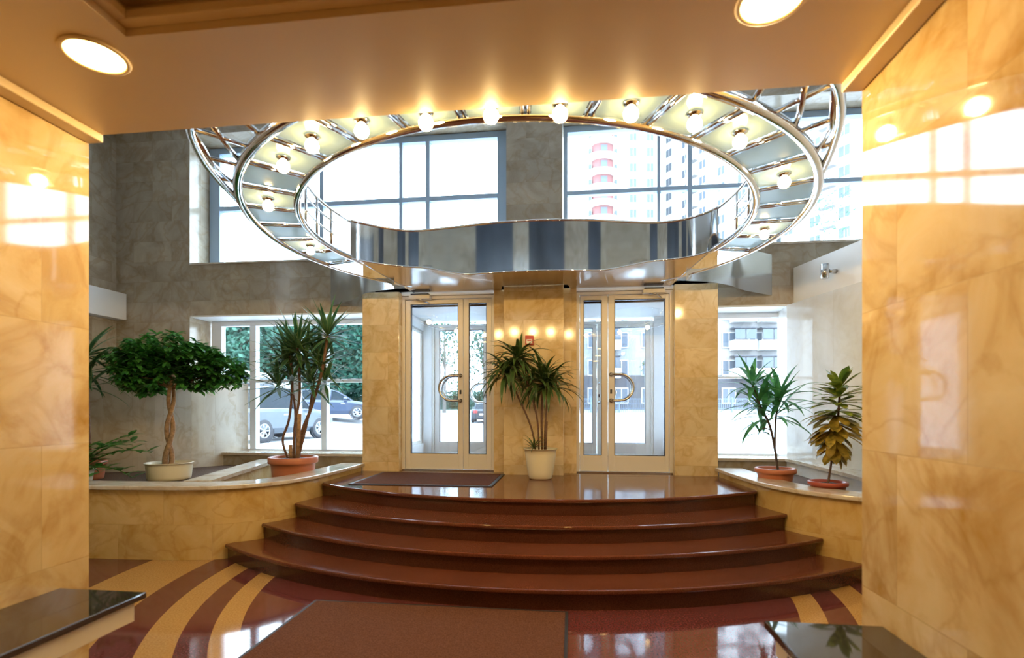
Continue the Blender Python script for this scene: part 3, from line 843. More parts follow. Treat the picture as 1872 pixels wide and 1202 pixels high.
# flared side fascias between the ring and the outer wall
for s_ in (-1, 1):
    cv = smooth_poly([(-2.98, 6.885), (-2.72, 6.70), (-2.48, 6.50), (-2.28, 6.27), (-2.02, 6.08), (-1.72, 5.98)], 6)
    cv = [(RC[0] - s_ * x if s_ > 0 else RC[0] + x, y) for x, y in cv]
    if s_ > 0: cv = [(RC[0] + abs(x - RC[0]), y) for x, y in cv]
    v = []; f = []
    for x, y in cv: v += [(x, y, 2.875), (x, y, 3.0), (x, y, 3.40)]
    for i in range(len(cv) - 1):
        a = 3 * i; f += [(a, a + 3, a + 4, a + 1), (a + 1, a + 4, a + 5, a + 2)]
    part(MB().add(v, f, smooth=True), 'side_fascia', 'satin', can)
# railing lattice standing on the inner tube, both sides
for s_, a0, a1 in ((-1, 194, 165), (1, -14, 17)):
    mb = MB()
    n = 20; arc = [a0 + (a1 - a0) * i / n for i in range(n + 1)]
    mb.tube([rp(a, RI, 3.34) for a in arc], .013, 8)
    part(mb, 'inner_rail', 'chrome', can)
    mb = MB()
    for z in (3.12, 3.24): mb.tube([rp(a, RI, z) for a in arc[:14]], .008, 6)
    part(mb, 'inner_rail', 'chrome', can)
    for t in (0, .3, .6, .97):
        a = a0 + (a1 - a0) * t
        part(MB().tube([rp(a, RI, ZR), rp(a, RI, 3.34)], .012, 8), 'rail_post', 'chrome', can)
# outer wing lattice in the plane of the ring
for s_ in (-1, 1):
    def q(a, r): return rp(a, r, ZR + .01) if s_ > 0 else (2 * RC[0] - rp(a, r)[0], rp(a, r)[1], ZR + .01)
    rail = smooth_poly([q(-25, 2.28), q(-30, 2.325), q(-35, 2.385), q(-42, 2.485), q(-49, 2.58), q(-53, 2.60)], 5)
    part(MB().tube(rail, .026, 8), 'wing_rail', 'chrome', can)
    for pts in ([(-33, 2.28), (-40, 2.42), (-49, 2.57)], [(-43.5, 2.28), (-47, 2.37), (-52, 2.50)], [(-54, 2.28), (-56, 2.40)]):
        part(MB().tube([q(*p) for p in pts], .016, 8), 'wing_bar', 'chrome', can)
    for a, r1 in ((-35, 2.38), (-42, 2.48), (-49.5, 2.57)):
        part(MB().tube([q(a, 2.28), q(a, r1)], .014, 8), 'wing_bar', 'chrome', can)

# ------------------------------------------------------------------ small wall fittings
t = empty('fire_alarm_button', (-.53, 6.3, 2.28), 'small red fire alarm call point on the middle marble pier', 'fire alarm')
part(MB().box(-.572, -.468, 6.262, 6.299, 2.205, 2.325), 'housing', 'red', t, bevel=.006)
part(MB().box(-.556, -.484, 6.258, 6.262, 2.225, 2.275), 'label_plate', 'label', t)
part(MB().box(-.545, -.495, 6.2565, 6.258, 2.253, 2.262), 'print_line', 'red', t)
bx_, by_ = 2.985, 6.18
t = empty('wall_spotlight', (bx_, by_, 2.98), 'small steel spotlight on the white beam at the right', 'wall light')
part(MB().lathe([(.001, -.08), (.042, -.08), (.042, .08), (.001, .08)], (bx_ - .13, by_ - .03, 2.98), 20), 'lamp_body', 'steel', t)
part(MB().tube([(bx_ - .09, by_ - .03, 2.98), (bx_ + .0, by_ - .01, 2.98)], .025, 10), 'arm', 'steel', t)

# ================================================================== PLANTS
def pot(root, c, z0, z1, r0, r1, mat, rim=.02, rimh=.05, soil=.03):
    prof = [(.001, 0), (r0 * .9, 0), (r0, .012)]
    h = z1 - z0
    for k in range(1, 7):
        u = k / 6; prof.append((r0 + (r1 - rim - r0) * (u ** .75), .012 + (h - rimh - .012) * u))
    prof += [(r1 - .004, h - rimh + .004), (r1, h - rimh + .014), (r1, h - .008), (r1 - .008, h), (r1 - rim - .004, h), (r1 - rim - .012, h - soil - .02), (.001, h - soil - .02)]
    part(MB().lathe(prof, (c[0], c[1], z0), 36), 'pot', mat, root)
    part(MB().lathe([(.001, .012), (r1 * .4, .010), (r1 - rim - .014, 0)], (c[0], c[1], z1 - soil), 24), 'soil', 'soil', root)

def rosette(mb, p, n, L, wd, el=(.0, 1.35), droop=(.5, 1.3), az=None, seg=5, fold=.25, shape=.35, rnd=random):
    for i in range(n):
        a = (az if az is not None else 0) + 2 * pi * i * .381966 + rnd.uniform(-.25, .25)
        t = i / max(1, n - 1)
        e = el[1] + (el[0] - el[1]) * t + rnd.uniform(-.15, .15)
        mb.leaf((p[0], p[1], p[2] - .10 * t * L), a, e, L * rnd.uniform(.75, 1.12), wd * rnd.uniform(.8, 1.15), rnd.uniform(*droop), seg, fold, shape)

# --- twisted tree in white pot (left planter)
R = random.Random(3)
c = (-4.62, 5.38)
t = empty('potted_tree', (c[0], c[1], .6), 'round-crowned dark green tree with twisted trunk in a low white pot', 'plant')
pot(t, c, .601, .80, .215, .245, 'pot_white', .012, .01, .03)
for ph in (0, pi):
    pth = []; rad = []
    for i in range(29):
        u = i / 28
        pth.append((c[0] + .05 * u - .015 + .034 * cos(ph + u * 9.0) * (1 - .3 * u), c[1] + .034 * sin(ph + u * 9.0) * (1 - .3 * u), .76 + 1.02 * u)); rad.append(.030 - .010 * u)
    part(MB().tube(pth, rad, 8), 'trunk', 'bark', t)
top = Vector((c[0] + .035, c[1], 1.77))
blobs = [((-4.98, 5.38, 1.98), .42, .30, .22), ((-4.62, 5.30, 2.10), .48, .36, .22), ((-4.30, 5.40, 1.98), .40, .34, .20), ((-4.02, 5.45, 1.86), .30, .28, .22), ((-4.28, 5.42, 1.76), .24, .22, .14), ((-4.95, 5.4, 1.74), .22, .22, .15), ((-4.80, 5.20, 1.82), .36, .24, .17), ((-5.10, 5.5, 2.06), .28, .25, .17), ((-4.62, 5.65, 2.0), .45, .25, .2)]
for i, (b, *_r) in enumerate(blobs):
    mid = (top + Vector(b)) / 2 + Vector((0, 0, -.05))
    part(MB().tube(smooth_poly([tuple(top - Vector((0, 0, .12))), tuple(mid), (b[0], b[1], b[2] - .05)], 5), [.016 - .001 * k for k in range(11)], 6), 'branch', 'bark', t)
mb = MB()
for b, rx, ry, rz in blobs:
    for k in range(95):
        th_ = R.uniform(0, 2 * pi); ph = math.acos(R.uniform(-1, 1)); q = R.uniform(.55, 1.0)
        p = (b[0] + rx * q * sin(ph) * cos(th_), b[1] + ry * q * sin(ph) * sin(th_), b[2] + rz * q * cos(ph))
        a0 = R.uniform(0, 6.28)
        out = atan2(p[1] - c[1], p[0] - c[0])
        for j in range(6):
            mb.leaf(p, out + (j - 2.5) * .8 + R.uniform(-.2, .2), R.uniform(-.7, .5), R.uniform(.085, .135), R.uniform(.042, .062), R.uniform(.3, .9), 3, .15, .55)
part(mb, 'foliage', 'leaf_dark', t)

# --- stiff dracaena in terracotta pot
R = random.Random(11)
c = (-3.24, 5.62)
t = empty('potted_dracaena', (c[0], c[1], .46), 'tall many-stemmed dracaena in a terracotta pot in the left planter', 'plant')
pot(t, c, .461, .86, .20, .275, 'terracotta', .03, .075, .03)
stems = [([(-3.30, 5.62, .82), (-3.36, 5.60, 1.05), (-3.28, 5.60, 1.30), (-3.24, 5.6, 1.72), (-3.26, 5.58, 2.05)], .014), ([(-3.22, 5.60, .82), (-3.20, 5.58, 1.2), (-3.12, 5.55, 1.6), (-3.13, 5.52, 2.12)], .015),
         ([(-3.18, 5.63, .82), (-3.12, 5.60, 1.15), (-3.00, 5.58, 1.42), (-2.85, 5.55, 1.85), (-2.77, 5.52, 2.25)], .018), ([(-3.22, 5.66, .82), (-3.24, 5.68, 1.3), (-3.32, 5.68, 1.9)], .013), ([(-3.17, 5.6, .82), (-3.06, 5.62, 1.3), (-3.0, 5.66, 1.75), (-2.95, 5.70, 2.0)], .013)]
for pth, r in stems:
    part(MB().tube(smooth_poly(pth, 5), r, 7), 'stem', 'stem', t)
for pth, r in (([(-3.16, 5.57, .82), (-3.13, 5.56, 1.36)], .024), ([(-3.25, 5.58, .82), (-3.25, 5.58, 1.0)], .022)):
    part(MB().tube(pth, r, 8), 'cut_stump', 'bark', t)
mb = MB()
for p, n, L in [((-3.26, 5.58, 2.05), 34, .36), ((-3.13, 5.52, 2.14), 40, .40), ((-2.77, 5.52, 2.27), 36, .38), ((-3.34, 5.68, 1.9), 34, .38), ((-2.95, 5.7, 2.0), 30, .36), ((-3.0, 5.58, 1.72), 18, .34), ((-2.88, 5.56, 1.92), 14, .34), ((-3.24, 5.6, 1.76), 14, .33), ((-3.44, 5.64, 1.70), 20, .34), ((-2.84, 5.6, 1.74), 18, .34), ((-3.05, 5.56, 2.02), 20, .36)]:
    rosette(mb, p, int(n * 1.15), L * 1.22, .052, (-.55, 1.25), (.05, .55), R.uniform(0, 6), 5, .3, .4, R)
part(mb, 'foliage', 'leaf_drac', t)

# --- arching dracaena in cream pot between the doors
R = random.Random(5)
c = (-.365, 5.97)
t = empty('potted_dracaena', (c[0], c[1], .6), 'arching striped dracaena in a tall cream pot between the two doors', 'plant')
pot(t, c, .601, .955, .135, .20, 'pot_cream', .012, .012, .035)
stems = [([(-.42, 5.96, .91), (-.47, 5.93, 1.2), (-.63, 5.88, 1.58), (-.76, 5.84, 1.82)], .011), ([(-.38, 5.95, .91), (-.40, 5.92, 1.3), (-.50, 5.88, 1.7), (-.62, 5.82, 2.0)], .011),
         ([(-.345, 5.97, .91), (-.35, 5.96, 1.3), (-.33, 5.93, 1.72)], .013), ([(-.32, 5.98, .91), (-.31, 5.97, 1.2), (-.27, 5.92, 1.66)], .010)]
for pth, r in stems: part(MB().tube(smooth_poly(pth, 5), r, 7), 'stem', 'stem', t)
part(MB().tube([(-.305, 5.94, .91), (-.29, 5.93, 1.27)], .013, 7), 'cut_stump', 'stem', t)
mb = MB()
for p, n, L, e in [((-.76, 5.84, 1.84), 26, .40, .9), ((-.62, 5.82, 2.02), 28, .34, 1.0), ((-.33, 5.93, 1.74), 34, .40, 1.3), ((-.25, 5.92, 1.70), 22, .38, 1.1), ((-.68, 5.78, 1.92), 14, .36, .8), ((-.45, 5.84, 1.76), 10, .32, .6)]:
    rosette(mb, p, int(n * 1.65), L * 1.2, .054, (-.35, e), (1.1, 2.3), R.uniform(0, 6), 7, .25, .4, R)
rosette(mb, (-.44, 5.93, .97), 16, .24, .022, (.1, 1.2), (.4, 1.1), 0, 5, .3, .35, R)
mb.leaf((-.60, 5.82, 2.0), 1.4, 1.25, .36, .055, .25, 6, .25, .4)
mb.v = [(a, b if b < 6.26 else 6.26 - .35 * (b - 6.26), z) for a, b, z in mb.v]
part(mb, 'foliage', 'leaf_mid', t)

# --- slender plant in terracotta bowl (right planter)
R = random.Random(21)
c = (2.12, 5.62)
t = empty('potted_dracaena', (c[0], c[1], .6), 'slender long-leaved plant in a shallow terracotta bowl by the right window', 'plant')
pot(t, c, .601, .80, .14, .20, 'terracotta', .025, .05, .03)
stems = [([(2.14, 5.60, .76), (2.10, 5.58, 1.0), (2.04, 5.56, 1.25), (1.94, 5.54, 1.45), (1.86, 5.52, 1.66)], .012), ([(2.10, 5.58, 1.02), (2.10, 5.56, 1.3), (2.13, 5.55, 1.52)], .010), ([(2.05, 5.56, 1.2), (1.98, 5.55, 1.22), (1.93, 5.54, 1.18)], .006)]
for pth, r in stems: part(MB().tube(smooth_poly(pth, 5), r, 7), 'stem', 'stem_dark', t)
mb = MB()
for p, n, L in [((1.86, 5.52, 1.68), 17, .30), ((1.92, 5.54, 1.5), 14, .34), ((2.13, 5.55, 1.54), 20, .34), ((2.11, 5.56, 1.38), 14, .36), ((1.98, 5.55, 1.36), 10, .34), ((1.93, 5.54, 1.19), 5, .16)]:
    rosette(mb, p, int(n * 1.15), L * 1.3, .056, (-.35, 1.25), (.5, 1.3), R.uniform(0, 6), 6, .25, .45, R)
part(mb, 'foliage', 'leaf_slim', t)

# --- croton in red-brown bowl
R = random.Random(31)
c = (2.36, 5.03)
t = empty('potted_croton', (c[0], c[1], .6), 'yellow and green croton in a red-brown bowl behind the right coping', 'plant')
pot(t, c, .601, .75, .12, .165, 'redpot', .02, .04, .025)
part(MB().tube(smooth_poly([(2.36, 5.03, .72), (2.39, 5.02, .95), (2.42, 5.0, 1.2), (2.45, 5.0, 1.58)], 6), .010, 7), 'stem', 'stem', t)
mb = MB()
for z, n, L, e0, e1 in [(1.60, 16, .19, .1, 1.3), (1.53, 15, .21, 0, .7), (1.47, 15, .23, -.2, .4), (1.40, 15, .24, -.4, .2)]:
    for i in range(n):
        a = 2 * pi * i / n + R.uniform(-.2, .2)
        mb.leaf((2.44 + (1.58 - z) * -.1, 5.0, z), a, R.uniform(e0, e1), L * 1.2 * R.uniform(.85, 1.15), .085, R.uniform(.2, .7), 5, .15, .74)
part(mb, 'green_leaves', 'leaf_crot', t)
mb = MB()
for z, n, L, e0, e1 in [(1.36, 15, .25, -.5, .1), (1.29, 15, .25, -.7, 0), (1.22, 14, .23, -.9, -.1), (1.15, 13, .20, -1.0, -.3), (1.07, 10, .17, -1.2, -.5)]:
    for i in range(n):
        a = 2 * pi * i / n + R.uniform(-.2, .2)
        mb.leaf((2.43 + (1.58 - z) * -.07, 5.0, z), a, R.uniform(e0, e1), L * 1.15 * R.uniform(.85, 1.15), .088, R.uniform(.2, .7), 5, .15, .74)
part(mb, 'yellow_leaves', 'leaf_croty', t)

# --- dark broad-leaved plant half hidden at the right
R = random.Random(41)
c = (2.74, 4.78)
t = empty('leafy_plant', (c[0], c[1], .6), 'dark broad-leaved plant half hidden behind the right marble wall beside the croton', 'plant')
pot(t, c, .601, .74, .08, .115, 'redpot', .015, .03, .025)
part(MB().tube([(c[0], c[1], .71), (c[0], c[1], 1.05)], .008, 6), 'stem', 'stem_dark', t)
mb = MB()
for z in (.85, .92, 1.0, 1.05):
    for i in range(8):
        mb.leaf((c[0], c[1], z), 2 * pi * i / 8 + R.uniform(-.3, .3), R.uniform(-.2, .7), R.uniform(.14, .22), .09, R.uniform(.6, 1.2), 4, .2, .5)
part(mb, 'foliage', 'leaf_dark', t)

# --- two plants half hidden behind the near left wall
R = random.Random(51)
c = (-5.55, 5.3)
t = empty('palm_plant', (c[0], c[1], .6), 'tall narrow-leaved plant cut off by the near left wall', 'plant')
pot(t, c, .601, .82, .12, .16, 'terracotta', .02, .05, .03)
part(MB().tube(smooth_poly([(c[0], c[1], .79), (c[0] - .03, c[1], 1.3), (c[0] - .02, c[1] - .02, 2.02)], 5), .016, 7), 'stem', 'stem', t)
mb = MB()
for p, n, L in [((c[0] - .02, c[1] - .02, 2.06), 26, .42), ((c[0] - .02, c[1] - .02, 1.86), 22, .42), ((c[0] - .03, c[1], 1.70), 14, .36)]:
    rosette(mb, p, n, L * 1.25, .055, (-.5, 1.1), (.4, 1.2), R.uniform(0, 6), 6, .3, .35, R)
part(mb, 'foliage', 'leaf_drac', t)
c = (-5.30, 4.92)
t = empty('zamioculcas_plant', (c[0], c[1], .6), 'low glossy plant with arching leaf stalks beside the near left wall', 'plant')
pot(t, c, .601, .78, .11, .15, 'pot_white', .015, .03, .03)
mb = MB()
for az, el, L in [(.25, .75, .75), (.1, .35, .62), (-.15, 1.0, .6), (1.1, 1.0, .6), (2.2, .9, .6), (3.2, 1.0, .6), (4.3, .9, .55), (-.4, .5, .5), (.5, 1.15, .62)]:
    pth = []; p = Vector((c[0], c[1], .74)); e = el
    for k in range(9):
        pth.append(tuple(p)); p = p + Vector((cos(az) * cos(e), sin(az) * cos(e), sin(e))) * L / 8; e -= .13
    part(MB().tube(pth, [.010 - .0008 * k for k in range(9)], 6), 'stalk', 'leaf_dark', t)
    for k in range(2, 9):
        for s_ in (-1, 1):
            mb.leaf(pth[k], az + s_ * .9, R.uniform(-.1, .5), R.uniform(.13, .19), .075, .5, 3, .15, .45)
part(mb, 'foliage', 'leaf_dark', t)

# ================================================================== OUTSIDE
def gz(x, y):
    def ss(a, b, v): q = max(0, min(1, (v - a) / (b - a))); return q * q * (3 - 2 * q)
    # building axes -> keep the slope broad
    return .355 + .64 * ss(20, 25.5, y) * ss(-8.5, -11.5, x) * (1 - 0) * 1.0 + .62 * ss(38.5, 45, y) * (1 - ss(-8.5, -11.5, x))
v = []; f = []; nx, ny = 70, 60
for j in range(ny + 1):
    for i in range(nx + 1):
        x = -70 + 140 * i / nx; y = 9.3 + 130 * (j / ny) ** 1.6
        v.append((x, y, gz(x, y)))
for j in range(ny):
    for i in range(nx):
        a = j * (nx + 1) + i; f.append((a, a + 1, a + nx + 2, a + nx + 1))
struct('ground', MB().add(v, f, smooth=True), 'asphalt', 'pale sunlit asphalt of the car park outside', 'ground')
mb = MB().box(-30, -2.76, 7.62, 9.29, .0, .30).box(1.78, 30, 7.62, 9.29, .0, .30).box(-2.75, 1.77, 8.97, 9.29, .0, .44)
struct('trim_13', mb, 'kerb', 'concrete kerb strip outside along the building', 'kerb')

def car(name, pos, yaw, label, cat, L, Wd, H, paint, st, ax, wr=.33, belt=.58, tails=True):
    """st = (x, z_low, z_belt, z_roof, half-width factor, roof width factor) stations from rear (0) to front (1)"""
    g = gz(*pos)
    r = empty(name, (pos[0], pos[1], g + .01), label, cat); r.rotation_euler = (0, 0, yaw)
    hw = Wd / 2
    def loft(rings, close=True):
        n = len(rings[0]); vv = [p for q in rings for p in q]; ff = []
        for i in range(len(rings) - 1):
            for k in range(n):
                l = (k + 1) % n; ff.append((i * n + k, i * n + l, (i + 1) * n + l, (i + 1) * n + k))
        ff += [tuple(range(n))[::-1], tuple((len(rings) - 1) * n + k for k in range(n))]
        return vv, ff
    body = []
    for x, zl, zb, zr, wf, rf in st:
        X = (x - .5) * L; w_ = hw * wf
        body.append([(X, -w_ * .9, zl), (X, -w_, zl + .18), (X, -w_, zb - .12), (X, -w_ * .93, zb), (X, w_ * .93, zb), (X, w_, zb - .12), (X, w_, zl + .18), (X, w_ * .9, zl)])
    vv, ff = loft(body)
    MB().add(vv, ff, smooth=False).build('body', paint, r, bevel=.03)
    cab = []; rf_ = []
    for x, zl, zb, zr, wf, rf in st:
        if rf is None: continue
        X = (x - .5) * L; w_ = hw * wf * .92; wr_ = hw * rf
        cab.append([(X, -w_, zb - .01), (X, -wr_, zr - .03), (X, wr_, zr - .03), (X, w_, zb - .01)])
        rf_.append([(X, -wr_, zr - .035), (X, -wr_ * .9, zr), (X, wr_ * .9, zr), (X, wr_, zr - .035)])
    vv, ff = loft(cab); MB().add(vv, ff).build('cabin_glass', 'carglass', r)
    hi = [q for q in rf_ if q[1][2] > max(p[1][2] for p in rf_) - .12]
    vv, ff = loft(hi); MB().add(vv, ff).build('roof', paint, r, bevel=.01)
    mb = MB()
    for k in range(len(cab)):
        if k in (0, len(cab) // 2, len(cab) - 1) or len(cab) < 4:
            for s_ in (0, 3):
                a = Vector(cab[k][s_]); b = Vector(cab[k][1 if s_ == 0 else 2]); o = Vector((0, -.012 if s_ == 0 else .012, 0))
                mb.tube([a + o, b + o], .035, 6)
    for s_ in (1, 2):
        mb.tube([Vector(q[s_]) for q in cab], .03, 6)
    mb.build('pillars', paint, r)
    for x in ax:
        for s_ in (-1, 1):
            X = (x - .5) * L; Y = s_ * (hw - .09)
            wv = MB().lathe([(wr * .62, -.1), (wr * .93, -.105), (wr, -.07), (wr, .07), (wr * .93, .105), (wr * .62, .1)], (X, Y, wr), 24, 'y').build('wheel', 'tyre', r)
            mb = MB(); yo = Y + s_ * .085
            mb.lathe([(.001, 0), (wr * .18, 0), (wr * .18, s_ * .015), (.001, s_ * .015)], (X, yo, wr), 14, 'y')
            for k in range(7):
                a = 2 * pi * k / 7
                mb.tube([(X + wr * .12 * cos(a), yo, wr + wr * .12 * sin(a)), (X + wr * .6 * cos(a), yo, wr + wr * .6 * sin(a))], .028, 6)
            mb.tube([(X + wr * .6 * cos(2 * pi * k / 20), yo, wr + wr * .6 * sin(2 * pi * k / 20)) for k in range(20)], .022, 6, closed=True)
            mb.build('rim', 'rim', wv)
            # dark wheel arch
            MB().lathe([(wr * 1.02, s_ * -.02), (wr * 1.16, s_ * .012), (wr * 1.16, s_ * -.02)], (X, s_ * hw * .985, wr), 24, 'y').build('wheel_arch', 'tyre', r)
    for s_ in (-1, 1):
        mb = MB()
        for x in (.40, .62): mb.box((x - .5) * L, (x - .5) * L + .20, s_ * hw * 1.0 - .012, s_ * hw + .012, st[2][2] - .22, st[2][2] - .18)
        mb.build('door_handle', 'rim', r)
        MB().sphere((.17 * L, s_ * (hw + .05), st[2][2] + .05), .10, 10, 6, .7).build('wing_mirror', paint, r)
        MB().box(-L / 2 - .012, -L / 2 + .05, s_ * hw * .62 - .14, s_ * hw * .62 + .14, st[1][2] - .26, st[1][2] - .06).build('tail_lamp', 'tail', r)
        MB().box(L / 2 - .05, L / 2 + .012, s_ * hw * .62 - .16, s_ * hw * .62 + .16, st[-2][2] - .26, st[-2][2] - .10).build('headlamp', 'rim', r)
    MB().box(-L / 2 - .015, -L / 2 - .002, -.26, .26, .55, .66).build('number_plate', 'plate', r)
    return r
suv = [(0, .35, .95, 1.0, .90, None), (.03, .28, 1.02, 1.10, .97, .62), (.12, .26, 1.05, 1.66, 1, .74), (.30, .25, 1.06, 1.74, 1, .78), (.52, .25, 1.05, 1.72, 1, .77), (.62, .25, 1.04, 1.60, 1, .74), (.74, .25, 1.02, 1.06, 1, .80), (.90, .26, .93, .95, .97, None), (1, .38, .78, .8, .82, None)]
hat = [(0, .35, .85, .9, .88, None), (.03, .26, .92, .98, .97, .62), (.14, .24, .94, 1.38, 1, .70), (.30, .23, .94, 1.46, 1, .74), (.50, .23, .93, 1.44, 1, .74), (.58, .23, .92, 1.34, 1, .72), (.73, .23, .90, .94, 1, .80), (.90, .24, .80, .82, .96, None), (1, .34, .66, .68, .80, None)]
sed = [(0, .34, .86, .9, .88, None), (.03, .26, .95, .96, .97, None), (.14, .24, .98, 1.0, 1, .70), (.27, .23, .96, 1.38, 1, .70), (.45, .23, .95, 1.44, 1, .72), (.55, .23, .94, 1.38, 1, .72), (.70, .23, .92, .96, 1, .80), (.90, .24, .80, .82, .96, None), (1, .34, .66, .68, .80, None)]
van = [(0, .35, 1.25, 2.55, .93, .84), (.02, .3, 1.25, 2.65, .98, .88), (.3, .3, 1.25, 2.70, 1, .9), (.6, .3, 1.25, 2.70, 1, .9), (.78, .3, 1.22, 2.60, 1, .88), (.82, .3, 1.2, 2.40, 1, .84), (.93, .3, 1.15, 1.2, .98, .8), (.97, .32, .95, 1, .93, None), (1, .4, .75, .8, .86, None)]
def cw(px_x, d):   # helper: lateral offset and depth in the viewing direction -> plan
    return (px_x * cos(TH) - d * sin(TH), px_x * sin(TH) + d * cos(TH))
pA, pB = cw(-7.62, 15.5), cw(-6.86, 17.95)
yw = atan2(pB[1] - pA[1], pB[0] - pA[0])
nrm_ = (sin(yw), -cos(yw))
mid_ = ((pA[0] + pB[0]) / 2 - nrm_[0] * .86, (pA[1] + pB[1]) / 2 - nrm_[1] * .86)
car('parked_suv', mid_, yw, 'silver grey car parked close outside the lower left window', 'car', 4.5, 1.86, 1.74, 'car_grey', suv, (.22, .79), .36)
pC = cw(-8.9, 25.2)
car('parked_hatchback', pC, radians(20), 'dark blue car parked further off beyond the grey one', 'car', 4.0, 1.74, 1.46, 'car_dark', hat, (.19, .81), .33)
pD = cw(-2.02, 36.0 + 1.9)
car('parked_sedan', pD, pi / 2 + TH, 'black saloon car seen from behind through the left glass door', 'car', 4.4, 1.78, 1.44, 'car_black', sed, (.2, .8), .32)
pE = cw(-12.6, 22.0)
car('parked_van', pE, TH + pi * 0, 'tall white van whose roof shows behind the silver grey car', 'van', 5.6, 2.0, 2.7, 'car_white', van, (.18, .8), .36)

def tree(pos, h, blobs, n, mat, label, lsz=(.32, .6), group=None, seed=1, name='tree', tr=.16):
    R = random.Random(seed); g = gz(*pos)
    t = empty(name, (pos[0], pos[1], g), label, 'tree', group)
    MB().tube([(0, 0, -.1), (.1, 0, h * .35), (0, .1, h * .8)], [tr, tr * .7, tr * .25], 8).build('trunk', 'treebark', t)
    mb = MB()
    for b, r, rz in blobs:
        for k in range(n):
            th_ = R.uniform(0, 2 * pi); ph = math.acos(R.uniform(-1, 1)); q = R.uniform(.5, 1.0) ** .5
            p = Vector((b[0] + r * q * sin(ph) * cos(th_), b[1] + r * q * sin(ph) * sin(th_), b[2] + rz * q * cos(ph)))
            s_ = R.uniform(*lsz); u = Vector((R.gauss(0, 1), R.gauss(0, 1), R.gauss(0, 1))).normalized()
            w2 = u.orthogonal().normalized()
            mb.add([p - u * s_ * .5, p + w2 * s_ * .3, p + u * s_ * .5, p - w2 * s_ * .3], [(0, 1, 2, 3)])
    mb.build('crown', mat, t)
    for i, (b, r, rz) in enumerate(blobs[:4]):
        MB().tube([(0.05, 0, h * .35), (b[0] * .5, b[1] * .5, h * .5), (b[0] * .9, b[1] * .9, b[2])], [tr * .5, tr * .3, tr * .1], 6).build('branch', 'treebark', t)
    return t
def crown(R, h, w_):
    return [((R.uniform(-.55, .55) * w_, R.uniform(-.5, .5) * w_, h * R.uniform(.25, .85)), w_ * R.uniform(.40, .58), h * R.uniform(.16, .24)) for _ in range(7)] + [((0, 0, h * .5), w_ * .7, h * .36)]
for i, (xx, d, h, w_) in enumerate([(-28, 46, 12, 4.2), (-23.5, 44, 11, 4.0), (-19.4, 45, 12.5, 4.2), (-15.6, 46, 10.5, 3.8), (-12.0, 44, 11.5, 3.6), (-26, 52, 14, 5.0), (-16, 53, 14, 5.0)]):
    R = random.Random(60 + i)
    tree(cw(xx, d), h, crown(R, h, w_), 900, 'foliage', 'dense green tree beyond the parked cars seen through the lower left window', group='trees beyond the parked cars', seed=i + 5)
for i, (xx, d, h, w_) in enumerate([(-6.0, 45, 11, 2.6), (-2.6, 47, 12, 2.6)]):
    R = random.Random(80 + i)
    tree(cw(xx, d), h, crown(R, h, w_), 170, 'foliage2', 'pale loose birch seen through the left glass door', (.2, .38), 'birches seen through the door', seed=i + 30)
R = random.Random(90)
tree(cw(12.2, 43), 4.6, crown(R, 4.6, 1.3), 90, 'foliage2', 'small young tree by the fence seen through the right glass door', (.2, .3), seed=44, tr=.07)
R = random.Random(91)
tree(cw(20.5, 31), 15, [((R.uniform(-1.6, 1.6), R.uniform(-1.5, 1.5), R.uniform(9.5, 14.5)), 1.0, 1.2) for _ in range(9)], 60, 'foliage2', 'tall sparse birch faintly visible in the upper right window', (.14, .28), seed=45, tr=.12)

t = empty('hedge', (*cw(-17, 47.2), .9), 'low clipped hedge under the trees beyond the car park', 'hedge')
R = random.Random(99); mb = MB()
for k in range(7000):
    p = Vector((*cw(R.uniform(-33, -1), R.uniform(46.8, 47.8)), .95 + 2.0 * R.random())); s_ = R.uniform(.25, .5)
    u = Vector((R.gauss(0, 1), R.gauss(0, 1), R.gauss(0, 1))).normalized(); w2 = u.orthogonal().normalized()
    mb.add([p - u * s_ * .5, p + w2 * s_ * .3, p + u * s_ * .5, p - w2 * s_ * .3], [(0, 1, 2, 3)])
part(mb, 'leaves', 'foliage', t)
mb = MB(); mb.prism([cw(-33, 47.1), cw(-1, 47.1), cw(-1, 47.5), cw(-33, 47.5)], .9, 2.6)
part(mb, 'twigs', 'foliage', t)
# low wall and fence along the far side of the car park
def runbox(mb, x0, x1, d0, d1, z0, z1):
    p = [cw(x0, d0), cw(x1, d0), cw(x1, d1), cw(x0, d1)]; return mb.prism(p, z0, z1)
struct('wall_far_boundary', runbox(MB(), -34, 34, 46.0, 46.3, .3, 1.25), 'kerb', 'low concrete boundary wall beyond the car park', 'wall')
t = empty('railing_fence', (*cw(8, 45.8), 1.0), 'grey metal railing fence beyond the car park', 'fence')
mb = MB(); runbox(mb, 2, 30, 45.8, 45.84, 2.2, 2.27); runbox(mb, 2, 30, 45.8, 45.84, 1.35, 1.41); runbox(mb, 2, 30, 45.8, 45.84, 1.78, 1.82)
part(mb, 'rail', 'fence', t)
mb = MB()
for k in range(150): runbox(mb, 2 + k * .187, 2.03 + k * .187, 45.8, 45.83, 1.0, 2.24)
ba = part(mb, 'balusters', 'fence', t); ba['kind'] = 'stuff'
for k in range(12):
    part(runbox(MB(), 2 + k * 2.54, 2.1 + k * 2.54, 45.76, 45.88, .9, 2.4), 'post', 'fence', t)

